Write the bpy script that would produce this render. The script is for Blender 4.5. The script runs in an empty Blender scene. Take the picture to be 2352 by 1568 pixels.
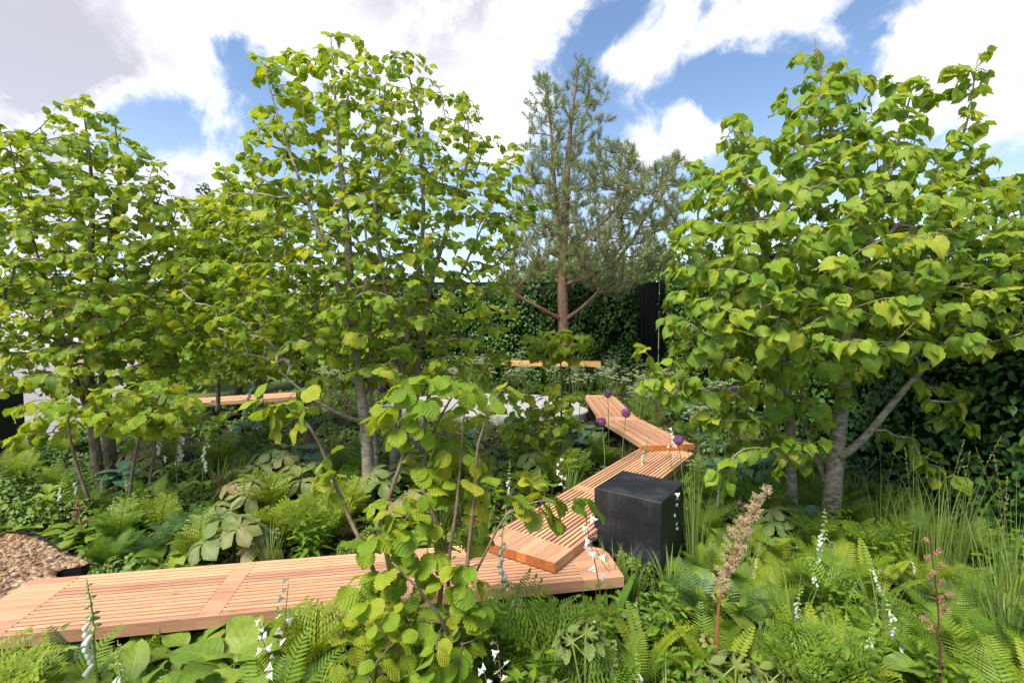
import bpy, math
import numpy as np
from math import pi, sin, cos, radians, atan2, sqrt

S = bpy.context.scene
COL = S.collection
rng = np.random.default_rng(11)

# ------------------------------------------------------------------ camera, sky, sun, exposure
CAMH, PITCH, F = 1.95, 0.05, 1111.7          # F: focal length in units of a 2352 wide picture
cam = bpy.data.cameras.new('camera')
cam.sensor_width = 36.0
cam.lens = F / 2352 * 36
cam.clip_start, cam.clip_end = 0.05, 2000
camo = bpy.data.objects.new('camera', cam)
camo.location = (0, 0, CAMH)
camo.rotation_euler = (pi / 2 - PITCH, 0, 0)
COL.objects.link(camo)
S.camera = camo

def ray(px, py):
    a, b = (px - 1176) / F, (784 - py) / F
    return np.array([a, cos(PITCH) + b * sin(PITCH), -sin(PITCH) + b * cos(PITCH)])

def at(px, py, depth):
    d = ray(px, py)
    return np.array([0, 0, CAMH]) + d * (depth / d[1])

def on(px, py, z=0.0):
    d = ray(px, py)
    return np.array([0, 0, CAMH]) + d * ((z - CAMH) / d[2])

SUN_EL, SUN_AZ = radians(56), radians(-140)     # azimuth clockwise from +Y
sun = bpy.data.lights.new('sun', 'SUN')
sun.energy, sun.angle, sun.color = 1.45, radians(22), (1.0, 0.93, 0.80)
suno = bpy.data.objects.new('sun', sun)
sd = np.array([sin(SUN_AZ) * cos(SUN_EL), cos(SUN_AZ) * cos(SUN_EL), sin(SUN_EL)])
import mathutils
suno.rotation_euler = mathutils.Vector(sd).to_track_quat('Z', 'Y').to_euler()
COL.objects.link(suno)

S.view_settings.view_transform = 'Standard'
S.view_settings.look = 'None'
S.view_settings.exposure = 2.22
S.view_settings.gamma = 1
cy = S.cycles
cy.max_bounces, cy.diffuse_bounces, cy.glossy_bounces, cy.transmission_bounces = 10, 6, 2, 8
cy.transparent_max_bounces = 6
cy.caustics_reflective = cy.caustics_refractive = False

W = bpy.data.worlds.new('World')
S.world = W
W.use_nodes = True
wt = W.node_tree
wt.nodes.clear()

class NT:
    """short helpers to wire nodes"""
    def __init__(s, t): s.t = t
    def n(s, typ, **kw):
        x = s.t.nodes.new(typ)
        for k, v in kw.items(): setattr(x, k, v)
        return x
    def link(s, a, b): s.t.links.new(a, b)
    def put(s, sock, v):
        if hasattr(v, 'links'): s.link(v, sock)
        else: sock.default_value = v
    def math(s, op, a, b=0.0, c=None, clamp=False):
        x = s.n('ShaderNodeMath', operation=op, use_clamp=clamp)
        s.put(x.inputs[0], a); s.put(x.inputs[1], b)
        if c is not None: s.put(x.inputs[2], c)
        return x.outputs[0]
    def vmath(s, op, a, b=None):
        x = s.n('ShaderNodeVectorMath', operation=op)
        s.put(x.inputs[0], a)
        if b is not None: s.put(x.inputs[1], b)
        return x
    def mix(s, f, a, b):
        x = s.n('ShaderNodeMix', data_type='RGBA')
        s.put(x.inputs[0], f); s.put(x.inputs[6], a); s.put(x.inputs[7], b)
        return x.outputs[2]
    def noise(s, vec, scale, detail=4, rough=.5, dist=0.0):
        x = s.n('ShaderNodeTexNoise')
        if vec is not None: s.link(vec, x.inputs['Vector'])
        x.inputs['Scale'].default_value = scale; x.inputs['Detail'].default_value = detail
        x.inputs['Roughness'].default_value = rough; x.inputs['Distortion'].default_value = dist
        return x.outputs['Fac']
    def ramp(s, f, stops):
        x = s.n('ShaderNodeValToRGB')
        e = x.color_ramp.elements
        while len(e) < len(stops): e.new(.5)
        for el, (p, c) in zip(e, stops):
            el.position = p; el.color = (*c, 1) if len(c) == 3 else c
        s.put(x.inputs[0], f)
        return x.outputs[0]
    def smooth(s, v, lo, hi):
        x = s.n('ShaderNodeMapRange', interpolation_type='SMOOTHSTEP')
        s.put(x.inputs[0], v)
        x.inputs[1].default_value, x.inputs[2].default_value = lo, hi
        return x.outputs[0]

w = NT(wt)
sky = w.n('ShaderNodeTexSky', sky_type='NISHITA')
sky.sun_disc = False
sky.sun_elevation, sky.sun_rotation = SUN_EL, SUN_AZ
sky.altitude, sky.air_density, sky.dust_density, sky.ozone_density = 0, 1.0, 0.6, 2.5
tc = w.n('ShaderNodeTexCoord')
D = tc.outputs['Generated']
# clouds stand in the sky by direction: (px, py, size, weight), turned into directions of the world
CLOUDS = [(120, 60, 300, .42), (480, 40, 200, .36), (260, 190, 170, .28), (60, 330, 150, .25), (760, 20, 170, .42), (1000, 50, 170, .42), (1190, 50, 120, .38), (880, 90, 120, .2),
          (1330, 25, 60, .36), (440, 385, 80, .46), (530, 250, 75, .36), (470, 215, 60, .2), (1005, 185, 70, .46), (1170, 260, 80, .55), (1120, 330, 80, .3), (1060, 200, 40, .3),
          (1465, 150, 52, .62), (1400, 130, 40, .34), (1510, 125, 34, .3), (1560, 45, 55, .50), (1650, 85, 38, .40), (1720, 0, 70, .42), (1840, 20, 60, .38), (1590, 285, 42, .62), (1660, 300, 50, .5), (1545, 275, 26, .3),
          (1480, 345, 60, .52), (1585, 345, 36, .46), (2260, 60, 140, .44), (2160, 130, 75, .36), (2100, 190, 65, .42), (2300, 190, 80, .30), (1935, 100, 34, .42), (2050, 10, 70, .36), (1725, 120, 40, .3), (300, 470, 160, .16), (2260, 470, 120, .22), (1900, 40, 40, .3)]
CLEAR = [(550, 120, 55, .52), (590, 190, 55, .5), (360, 290, 85, .62), (450, 310, 80, .62), (290, 330, 80, .5), (620, 250, 60, .3), (620, 340, 70, .3), (1390, 55, 50, .30), (1300, 130, 60, .34), (1560, 210, 110, .35), (1850, 170, 150, .3), (1960, 60, 60, .4), (1620, 10, 26, .3), (1330, 330, 80, .2),
         (2180, 330, 120, .3), (500, 120, 40, .25)]
GREY = [(0, 170, 270, .62), (200, 70, 90, .12), (960, 0, 150, .75), (60, 400, 200, .6), (300, 330, 120, .25), (2330, 60, 120, .15), (1620, 30, 60, .12)]
def blobs(lst):
    tot = None
    for px, py, s_, wgt in lst:
        d = ray(px, py); d = d / np.linalg.norm(d)
        dist = w.vmath('DISTANCE', D, tuple(d)).outputs['Value']
        q = w.math('MULTIPLY', dist, F / s_)
        g = w.math('MULTIPLY', w.math('POWER', 2.718, w.math('MULTIPLY', w.math('MULTIPLY', q, q), -1.0)), wgt)
        tot = g if tot is None else w.math('ADD', tot, g)
    return tot
nz1 = w.noise(D, 5.5, 9, .58, .35)
nz2 = w.noise(D, 16, 8, .62, .5)
wide = w.noise(D, 1.6, 3)
cover = w.math('SUBTRACT', blobs(CLOUDS), blobs(CLEAR))
fb = w.math('ADD', w.math('MULTIPLY', w.math('SUBTRACT', nz1, .5), 2.0), w.math('MULTIPLY', w.math('SUBTRACT', nz2, .5), 1.15))
dens = w.math('ADD', w.math('ADD', cover, fb), w.math('MULTIPLY', w.math('SUBTRACT', wide, .5), .15))
fac = w.smooth(dens, .02, .58)
sep = w.n('ShaderNodeSeparateXYZ'); w.link(D, sep.inputs[0])
hz = w.smooth(sep.outputs[2], .42, -.02)          # paler air low down
skyc = w.n('ShaderNodeBackground'); skyc.inputs[1].default_value = 0.048
sat = w.n('ShaderNodeHueSaturation'); sat.inputs['Saturation'].default_value = 1.0
w.link(sky.outputs[0], sat.inputs['Color']); w.link(sat.outputs[0], skyc.inputs[0])
core = w.smooth(dens, .25, .9)
greyf = w.math('MULTIPLY', w.math('ADD', blobs(GREY), w.math('MULTIPLY', w.math('SUBTRACT', nz1, .42), 2.2)), core, clamp=True)
cl_col = w.mix(greyf, (1.0, 1.0, 1.02, 1), (.50, .50, .58, 1))
cb = w.n('ShaderNodeBackground'); w.link(cl_col, cb.inputs[0]); cb.inputs[1].default_value = 0.29
ms = w.n('ShaderNodeMixShader'); w.link(fac, ms.inputs[0]); w.link(skyc.outputs[0], ms.inputs[1]); w.link(cb.outputs[0], ms.inputs[2])
hb = w.n('ShaderNodeBackground'); hb.inputs[0].default_value = (.80, .90, 1.05, 1); hb.inputs[1].default_value = .25
ms2 = w.n('ShaderNodeMixShader'); w.link(w.math('MULTIPLY', hz, .62), ms2.inputs[0]); w.link(ms.outputs[0], ms2.inputs[1]); w.link(hb.outputs[0], ms2.inputs[2])
wo = w.n('ShaderNodeOutputWorld'); w.link(ms2.outputs[0], wo.inputs[0])

# ------------------------------------------------------------------ mesh helpers
class G:
    """collects vertices, faces and the per-vertex attribute leafco (across, along, random)"""
    def __init__(s): s.V, s.F, s.A, s.n = [], [], [], 0
    def add(s, V, faces, A=None):
        V = np.asarray(V, float).reshape(-1, 3)
        for f in (faces if isinstance(faces, list) and len(faces) and isinstance(faces[0], np.ndarray) else [np.asarray(faces)]):
            s.F.append(f + s.n)
        s.V.append(V)
        if A is None: A = np.tile([0., .5, rng.random()], (len(V), 1))
        elif np.ndim(A) == 0: A = np.tile([0., .5, float(A)], (len(V), 1))
        s.A.append(A); s.n += len(V)
        return s
    def box(s, a, b, rnd=None, bev=0.0):
        x0, y0, z0 = a; x1, y1, z1 = b
        if bev:
            e = bev
            v, f = [], []
            for (sx, sy, sz) in [(i, j, k) for i in (0, 1) for j in (0, 1) for k in (0, 1)]:
                X, Y, Z = (x1 if sx else x0), (y1 if sy else y0), (z1 if sz else z0)
                ix, iy, iz = (-e if sx else e), (-e if sy else e), (-e if sz else e)
                v += [(X, Y + iy, Z + iz), (X + ix, Y, Z + iz), (X + ix, Y + iy, Z)]
            idx = lambda i, j, k, c: (i * 4 + j * 2 + k) * 3 + c
            q = []
            for i in (0, 1):
                q.append([idx(i, 0, 0, 0), idx(i, 1, 0, 0), idx(i, 1, 1, 0), idx(i, 0, 1, 0)][::1 if i else -1])
                q.append([idx(0, i, 0, 1), idx(0, i, 1, 1), idx(1, i, 1, 1), idx(1, i, 0, 1)][::1 if i else -1])
                q.append([idx(0, 0, i, 2), idx(1, 0, i, 2), idx(1, 1, i, 2), idx(0, 1, i, 2)][::1 if i else -1])
            for i in (0, 1):
                for j in (0, 1):
                    q.append([idx(i, j, 0, 0), idx(i, j, 1, 0), idx(i, j, 1, 1), idx(i, j, 0, 1)][::1 if i == j else -1][::-1])
                    q.append([idx(i, 0, j, 0), idx(i, 1, j, 0), idx(i, 1, j, 2), idx(i, 0, j, 2)][::1 if i == j else -1])
                    q.append([idx(0, i, j, 1), idx(1, i, j, 1), idx(1, i, j, 2), idx(0, i, j, 2)][::1 if i == j else -1][::-1])
            t = [[idx(i, j, k, 0), idx(i, j, k, 1), idx(i, j, k, 2)][::1 if (i + j + k) % 2 else -1] for i in (0, 1) for j in (0, 1) for k in (0, 1)]
            return s.add(v, [np.array(q), np.array(t)], rnd)
        v = [(x0, y0, z0), (x1, y0, z0), (x1, y1, z0), (x0, y1, z0), (x0, y0, z1), (x1, y0, z1), (x1, y1, z1), (x0, y1, z1)]
        f = [[3, 2, 1, 0], [4, 5, 6, 7], [0, 1, 5, 4], [1, 2, 6, 5], [2, 3, 7, 6], [3, 0, 4, 7]]
        return s.add(v, np.array(f), rnd)
    def prism(s, poly, z0, z1, rnd=None):
        poly = np.asarray(poly, float); n = len(poly)
        v = np.vstack([np.c_[poly, np.full(n, z0)], np.c_[poly, np.full(n, z1)]])
        fs = [np.array([[i, (i + 1) % n, n + (i + 1) % n, n + i] for i in range(n)]), np.array([list(range(n))[::-1]]), np.array([list(range(n, 2 * n))])]
        return s.add(v, fs, rnd)
    def tube(s, P, R, k=6, rnd=None, cap=True):
        P = np.asarray(P, float); n = len(P); R = np.broadcast_to(np.asarray(R, float), (n,))
        T = np.gradient(P, axis=0); T /= np.linalg.norm(T, axis=1)[:, None] + 1e-12
        ref = np.array([1., 0, 0]) if abs(T[0][0]) < .8 else np.array([0, 1., 0])
        a = np.linspace(0, 2 * pi, k, endpoint=False)
        N = np.cross(T, ref); N /= np.linalg.norm(N, axis=1)[:, None] + 1e-12
        B = np.cross(T, N)
        V = P[:, None, :] + R[:, None, None] * (np.cos(a)[None, :, None] * N[:, None, :] + np.sin(a)[None, :, None] * B[:, None, :])
        L = np.concatenate([[0], np.cumsum(np.linalg.norm(np.diff(P, axis=0), axis=1))])
        A = np.stack([np.tile(np.abs(np.linspace(-1, 1, k)), n), np.repeat(L, k), np.full(n * k, rng.random() if rnd is None else rnd)], 1)
        i = np.arange(n - 1)[:, None] * k; j = np.arange(k)[None, :]; j2 = (j + 1) % k
        q = np.stack([i + j, i + j2, i + k + j2, i + k + j], -1).reshape(-1, 4)
        fs = [q]
        if cap: fs += [np.array([list(range((n - 1) * k, n * k))]), np.array([list(range(k))[::-1]])]
        return s.add(V.reshape(-1, 3), fs, A)
    def inst(s, tpls, pos, ydir, nrm, scale, rnd=None, pick=None):
        """place leaf templates: y axis along ydir, z axis near nrm"""
        N = len(pos)
        if N == 0: return s
        pos, y, z = np.asarray(pos, float), np.array(ydir, float), np.array(nrm, float)
        y /= np.linalg.norm(y, axis=1)[:, None] + 1e-9
        x = np.cross(y, z); x /= np.linalg.norm(x, axis=1)[:, None] + 1e-9
        z = np.cross(x, y)
        sc = np.broadcast_to(np.asarray(scale, float), (N,))
        rnd = rng.random(N) if rnd is None else np.broadcast_to(rnd, (N,))
        pick = rng.integers(0, len(tpls), N) if pick is None else pick
        for t, (tv, tf, ta) in enumerate(tpls):
            m = np.where(pick == t)[0]
            if not len(m): continue
            M = np.stack([x[m], y[m], z[m]], 1) * sc[m][:, None, None]
            V = np.einsum('vj,njk->nvk', tv, M) + pos[m][:, None, :]
            nv = len(tv)
            A = np.empty((len(m), nv, 3)); A[:, :, 0] = ta[None, :, 0]; A[:, :, 1] = ta[None, :, 1]; A[:, :, 2] = rnd[m][:, None]
            fs = [(f[None] + (np.arange(len(m)) * nv)[:, None, None]).reshape(-1, f.shape[1]) for f in tf]
            s.add(V.reshape(-1, 3), fs, A.reshape(-1, 3))
        return s
    def mesh(s, name, mat, smooth=True):
        V = np.concatenate(s.V).astype(np.float32); A = np.concatenate(s.A).astype(np.float32)
        m = bpy.data.meshes.new(name)
        m.vertices.add(len(V)); m.vertices.foreach_set('co', V.ravel())
        loops = np.concatenate([f.ravel() for f in s.F]).astype(np.int32)
        tot = np.concatenate([np.full(len(f), f.shape[1]) for f in s.F]).astype(np.int32)
        m.loops.add(len(loops)); m.loops.foreach_set('vertex_index', loops)
        m.polygons.add(len(tot))
        m.polygons.foreach_set('loop_start', np.concatenate([[0], np.cumsum(tot)[:-1]]).astype(np.int32))
        m.polygons.foreach_set('use_smooth', np.full(len(tot), smooth))
        at_ = m.attributes.new('leafco', 'FLOAT_VECTOR', 'POINT'); at_.data.foreach_set('vector', A.ravel())
        m.update(calc_edges=True)
        m.materials.append(mat)
        return m
    def build(s, name, mat, parent=None, smooth=True, loc=None):
        o = bpy.data.objects.new(name, s.mesh(name, mat, smooth))
        COL.objects.link(o)
        if parent is not None: o.parent = parent
        if loc is not None: o.location = loc
        return o

def tag(o, label, cat, group=None, kind=None):
    if label: o['label'] = label
    if cat: o['category'] = cat
    if group: o['group'] = group
    if kind: o['kind'] = kind
    return o

def thing(name, label, cat, loc=(0, 0, 0), rz=0, group=None):
    o = bpy.data.objects.new(name, None); COL.objects.link(o)
    o.empty_display_size = .1
    o.location = tuple(loc); o.rotation_euler = (0, 0, rz)
    return tag(o, label, cat, group, "thing")

def dup(root, loc, rz, sc=1.0, tilt=(0, 0)):
    r = root.copy(); COL.objects.link(r)
    r.location = tuple(loc); r.rotation_euler = (tilt[0], tilt[1], rz); r.scale = (sc, sc, sc)
    for ch in list(root.children):
        c = ch.copy(); COL.objects.link(c); c.parent = r
        for g in list(ch.children):
            d = g.copy(); COL.objects.link(d); d.parent = c
    return r

def struct(o): o['kind'] = 'structure'; return o

# ------------------------------------------------------------------ materials
def newmat(name):
    m = bpy.data.materials.new(name); m.use_nodes = True
    m.node_tree.nodes.clear()
    return m, NT(m.node_tree)

def out(t, sh):
    o = t.n('ShaderNodeOutputMaterial'); t.link(sh, o.inputs[0])

def leaf_mat(name, stops, trans=.38, rough=.5, veins=7, spec=.35, tmul=(1.25, 1.15, .55), bump=.25):
    m, t = newmat(name)
    at_ = t.n('ShaderNodeAttribute', attribute_name='leafco')
    sp = t.n('ShaderNodeSeparateXYZ'); t.link(at_.outputs['Vector'], sp.inputs[0])
    u, v, r = sp.outputs
    col = t.ramp(r, stops)
    geo = t.n('ShaderNodeNewGeometry')
    blot = t.noise(geo.outputs['Position'], 38, 2)
    au = t.math('ABSOLUTE', u)
    wave = t.math('SINE', t.math('MULTIPLY', t.math('SUBTRACT', v, t.math('MULTIPLY', au, .30)), veins * 2 * pi))
    vein = t.math('MULTIPLY', t.smooth(wave, .55, 1.0), .35)
    rib = t.smooth(au, .09, .02)
    lines = t.math('MAXIMUM', vein, t.math('MULTIPLY', rib, .7))
    bright = t.math('ADD', t.math('MULTIPLY', t.math('SUBTRACT', blot, .5), .5), 1.0)
    hsv = t.n('ShaderNodeHueSaturation'); t.link(col, hsv.inputs['Color']); t.link(bright, hsv.inputs['Value'])
    c2 = t.mix(t.math('MULTIPLY', lines, .35), hsv.outputs[0], (.42, .50, .16, 1))
    back = t.mix(t.math('MULTIPLY', geo.outputs['Backfacing'], .35), c2, (.22, .30, .12, 1))
    p = t.n('ShaderNodeBsdfPrincipled'); t.link(back, p.inputs['Base Color'])
    p.inputs['Roughness'].default_value = rough; p.inputs['Specular IOR Level'].default_value = spec
    if bump:
        b = t.n('ShaderNodeBump'); b.inputs['Strength'].default_value = bump; b.inputs['Distance'].default_value = .004
        t.link(t.math('SUBTRACT', t.math('MULTIPLY', wave, .5), rib), b.inputs['Height']); t.link(b.outputs[0], p.inputs['Normal'])
    tr = t.n('ShaderNodeBsdfTranslucent')
    vm = t.vmath('MULTIPLY', c2, tmul); t.link(vm.outputs[0], tr.inputs[0])
    mx = t.n('ShaderNodeMixShader'); mx.inputs[0].default_value = trans
    t.link(p.outputs[0], mx.inputs[1]); t.link(tr.outputs[0], mx.inputs[2])
    out(t, mx.outputs[0])
    return m

def plain(name, col, rough=.6, var=.3, scale=20, spec=.4, bump=0, stretch=None, col2=None, byrnd=0.0):
    m, t = newmat(name)
    tc = t.n('ShaderNodeTexCoord')
    vec = tc.outputs['Object']
    if stretch:
        mp = t.n('ShaderNodeMapping'); mp.inputs['Scale'].default_value = stretch
        t.link(vec, mp.inputs['Vector']); vec = mp.outputs[0]
    nz = t.noise(vec, scale, 6, .6)
    c2 = col2 or tuple(min(1, c * (1 + var)) for c in col)
    c1 = col if col2 else tuple(c * (1 - var) for c in col)
    c = t.ramp(nz, [(.3, c1), (.7, c2)])
    if byrnd:
        at_ = t.n('ShaderNodeAttribute', attribute_name='leafco')
        sp = t.n('ShaderNodeSeparateXYZ'); t.link(at_.outputs['Vector'], sp.inputs[0])
        hs = t.n('ShaderNodeHueSaturation'); t.link(c, hs.inputs['Color'])
        t.link(t.math('ADD', t.math('MULTIPLY', t.math('SUBTRACT', sp.outputs[2], .5), byrnd * 2), 1.0), hs.inputs['Value'])
        c = hs.outputs[0]
    p = t.n('ShaderNodeBsdfPrincipled'); t.link(c, p.inputs['Base Color'])
    p.inputs['Roughness'].default_value = rough; p.inputs['Specular IOR Level'].default_value = spec
    if bump:
        b = t.n('ShaderNodeBump'); b.inputs['Strength'].default_value = 1; b.inputs['Distance'].default_value = bump
        t.link(nz, b.inputs['Height']); t.link(b.outputs[0], p.inputs['Normal'])
    out(t, p.outputs[0])
    return m

def wood_mat(name, base, dark, endgrain=False, scale=1.0, val=.18):
    m, t = newmat(name)
    tc = t.n('ShaderNodeTexCoord')
    at_ = t.n('ShaderNodeAttribute', attribute_name='leafco')
    sp = t.n('ShaderNodeSeparateXYZ'); t.link(at_.outputs['Vector'], sp.inputs[0])
    off = t.n('ShaderNodeCombineXYZ')
    t.link(t.math('MULTIPLY', sp.outputs[2], 37.0), off.inputs[0]); t.link(t.math('MULTIPLY', sp.outputs[2], 11.0), off.inputs[1])
    v0 = t.vmath('ADD', tc.outputs['Object'], off.outputs[0]).outputs[0]
    mp = t.n('ShaderNodeMapping'); mp.inputs['Scale'].default_value = (30, 30, 30) if endgrain else (1.6, 26, 26)
    t.link(v0, mp.inputs['Vector'])
    g1 = t.noise(mp.outputs[0], 1.6 * scale, 5, .6, 1.2)
    g2 = t.noise(mp.outputs[0], 7 * scale, 3, .6)
    mp2 = t.n('ShaderNodeMapping'); mp2.inputs['Scale'].default_value = (5, 22, 22); t.link(v0, mp2.inputs['Vector'])
    vo = t.n('ShaderNodeTexVoronoi'); t.link(mp2.outputs[0], vo.inputs['Vector']); vo.inputs['Scale'].default_value = .8
    knot = t.smooth(vo.outputs['Distance'], .13, .03)
    f = t.math('ADD', t.math('MULTIPLY', g1, .75), t.math('MULTIPLY', g2, .25))
    c = t.ramp(f, [(.32, dark), (.52, base), (.72, tuple(min(1, b * 1.14) for b in base))])
    c = t.mix(t.math('MULTIPLY', knot, .7), c, (.16, .06, .025, 1))
    hs = t.n('ShaderNodeHueSaturation'); t.link(c, hs.inputs['Color'])
    t.link(t.math('ADD', t.math('MULTIPLY', t.math('SUBTRACT', sp.outputs[2], .5), val * 2), 1.0), hs.inputs['Value'])
    t.link(t.math('ADD', t.math('MULTIPLY', t.math('SUBTRACT', sp.outputs[2], .5), .016), .5), hs.inputs['Hue'])
    p = t.n('ShaderNodeBsdfPrincipled'); t.link(hs.outputs[0], p.inputs['Base Color'])
    p.inputs['Roughness'].default_value = .55; p.inputs['Specular IOR Level'].default_value = .3
    b = t.n('ShaderNodeBump'); b.inputs['Strength'].default_value = .5; b.inputs['Distance'].default_value = .002
    t.link(f, b.inputs['Height']); t.link(b.outputs[0], p.inputs['Normal'])
    out(t, p.outputs[0])
    return m

def bark_mat(name, c1, c2, c3, sc=14, vs=.35, bump=.006):
    m, t = newmat(name)
    tc = t.n('ShaderNodeTexCoord')
    mp = t.n('ShaderNodeMapping'); mp.inputs['Scale'].default_value = (1, 1, vs); t.link(tc.outputs['Object'], mp.inputs['Vector'])
    a = t.noise(mp.outputs[0], sc, 6, .65); b_ = t.noise(tc.outputs['Object'], 60, 4, .7)
    c = t.ramp(t.math('ADD', t.math('MULTIPLY', a, .7), t.math('MULTIPLY', b_, .3)), [(.36, c1), (.5, c2), (.64, c3)])
    p = t.n('ShaderNodeBsdfPrincipled'); t.link(c, p.inputs['Base Color']); p.inputs['Roughness'].default_value = .85
    b = t.n('ShaderNodeBump'); b.inputs['Strength'].default_value = 1; b.inputs['Distance'].default_value = bump
    t.link(a, b.inputs['Height']); t.link(b.outputs[0], p.inputs['Normal'])
    out(t, p.outputs[0])
    return m

M = {}
M['lime'] = leaf_mat('lime_leaf', [(0, (.125, .245, .024)), (.45, (.215, .345, .03)), (.8, (.32, .44, .036)), (1, (.44, .46, .04))], .50)
M['centre'] = leaf_mat('hornbeam_tree_leaf', [(0, (.115, .22, .018)), (.45, (.205, .325, .022)), (.8, (.325, .43, .026)), (1, (.46, .47, .03))], .50)
M['hazel'] = leaf_mat('hazel_leaf', [(0, (.125, .245, .02)), (.45, (.225, .355, .026)), (.8, (.345, .445, .033)), (1, (.45, .45, .04))], .48, .58, veins=6, bump=.6, spec=.25)
M['hedge'] = leaf_mat('hedge_leaf', [(0, (.025, .085, .013)), (.5, (.055, .155, .02)), (.85, (.11, .235, .025)), (1, (.22, .31, .03))], .22, .38, spec=.45)
M['needle'] = leaf_mat('pine_needle', [(0, (.10, .13, .06)), (.5, (.165, .19, .085)), (.8, (.23, .235, .105)), (1, (.26, .19, .085))], .18, .55, veins=0, bump=0)
M['fern'] = leaf_mat('fern_green', [(0, (.065, .15, .014)), (.5, (.13, .24, .018)), (.85, (.23, .335, .022)), (1, (.30, .37, .025))], .38, veins=0, bump=0)
M['fern_yel'] = leaf_mat('fern_yellow_green', [(0, (.12, .22, .016)), (.5, (.22, .32, .02)), (1, (.42, .44, .028))], .42, veins=0, bump=0)
M['fern_blue'] = leaf_mat('fern_blue_green', [(0, (.035, .095, .024)), (.5, (.07, .15, .038)), (1, (.13, .215, .05))], .25, .42, veins=0, bump=0)
M['broad'] = leaf_mat('broad_leaf', [(0, (.12, .22, .03)), (.5, (.19, .30, .038)), (1, (.31, .38, .05))], .35)
M['rodg'] = leaf_mat('bronze_leaf', [(0, (.11, .18, .045)), (.5, (.17, .22, .065)), (.8, (.23, .24, .08)), (1, (.27, .19, .09))], .25)
M['hosta'] = leaf_mat('blue_leaf', [(0, (.055, .14, .09)), (.5, (.09, .20, .125)), (1, (.15, .27, .16))], .22, .45)
M['grass'] = leaf_mat('grass_blade', [(0, (.06, .15, .018)), (.5, (.115, .23, .024)), (1, (.26, .35, .045))], .35, veins=0, bump=0)
M['straw'] = leaf_mat('feather_grass', [(0, (.15, .19, .045)), (.5, (.22, .24, .07)), (1, (.34, .31, .12))], .3, veins=0, bump=0)
M['herb'] = leaf_mat('herb_leaf', [(0, (.065, .155, .014)), (.5, (.13, .235, .018)), (.85, (.21, .31, .022)), (1, (.28, .33, .03))], .3, veins=0, bump=0)
M['pale'] = leaf_mat('pale_herb_leaf', [(0, (.09, .21, .028)), (.5, (.16, .29, .03)), (1, (.27, .37, .05))], .35, veins=0, bump=0)
M['white'] = leaf_mat('white_petal', [(0, (.62, .64, .50)), (.4, (.80, .80, .72)), (1, (.84, .84, .82))], .3, veins=0, bump=0, tmul=(1, 1, .9))
M['umbel'] = leaf_mat('cream_umbel', [(0, (.26, .33, .13)), (.5, (.42, .46, .27)), (1, (.60, .60, .48))], .25, veins=0, bump=0, tmul=(1, 1, .8))
M['bud'] = leaf_mat('green_bud', [(0, (.28, .38, .07)), (1, (.52, .57, .22))], .3, veins=0, bump=0)
M['purple'] = leaf_mat('purple_floret', [(0, (.18, .05, .22)), (.5, (.30, .09, .33)), (1, (.45, .19, .46))], .2, veins=0, bump=0, tmul=(1, 1, 1))
M['pink'] = leaf_mat('pink_floret', [(0, (.42, .13, .11)), (.5, (.58, .22, .17)), (1, (.68, .38, .26))], .25, veins=0, bump=0, tmul=(1, .9, .9))
M['plume'] = leaf_mat('buff_plume', [(0, (.55, .24, .15)), (.35, (.68, .46, .28)), (1, (.80, .68, .46))], .25, veins=0, bump=0, tmul=(1, .9, .8))
M['rhubarb'] = leaf_mat('rhubarb_leaf', [(0, (.14, .21, .035)), (.6, (.22, .26, .05)), (.9, (.38, .27, .04)), (1, (.22, .05, .02))], .3)
M['bark_grey'] = bark_mat('grey_bark', (.085, .068, .05), (.25, .205, .15), (.42, .365, .285), 16, 2.2)
M['bark_dark'] = bark_mat('dark_bark', (.08, .055, .036), (.17, .12, .08), (.28, .21, .155), 25)
M['bark_pine'] = bark_mat('pine_bark', (.10, .055, .035), (.25, .14, .09), (.36, .22, .145), 18, .5, .012)
M['stem'] = plain('green_stem', (.16, .26, .05), .5, .2)
M['stem_red'] = plain('red_stem', (.30, .105, .045), .5, .35, 9)
M['stem_purple'] = plain('purple_stem', (.13, .03, .045), .5, .3)
M['soil'] = plain('soil', (.035, .024, .016), .95, .5, 9, .2, .03)
M['wood'] = wood_mat('larch_slats', (.56, .31, .18), (.42, .195, .10), val=.24)
M['wood_panel'] = wood_mat('larch_panel', (.54, .30, .175), (.41, .19, .10), val=.12)
M['wood_end'] = wood_mat('larch_end_grain', (.46, .155, .045), (.30, .085, .022), True, val=.22)
M['wood_yel'] = wood_mat('yellow_timber', (.56, .32, .12), (.44, .21, .06))
M['black'] = plain('black_paint', (.010, .010, .011), .55, .3, 30, .4)

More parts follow.
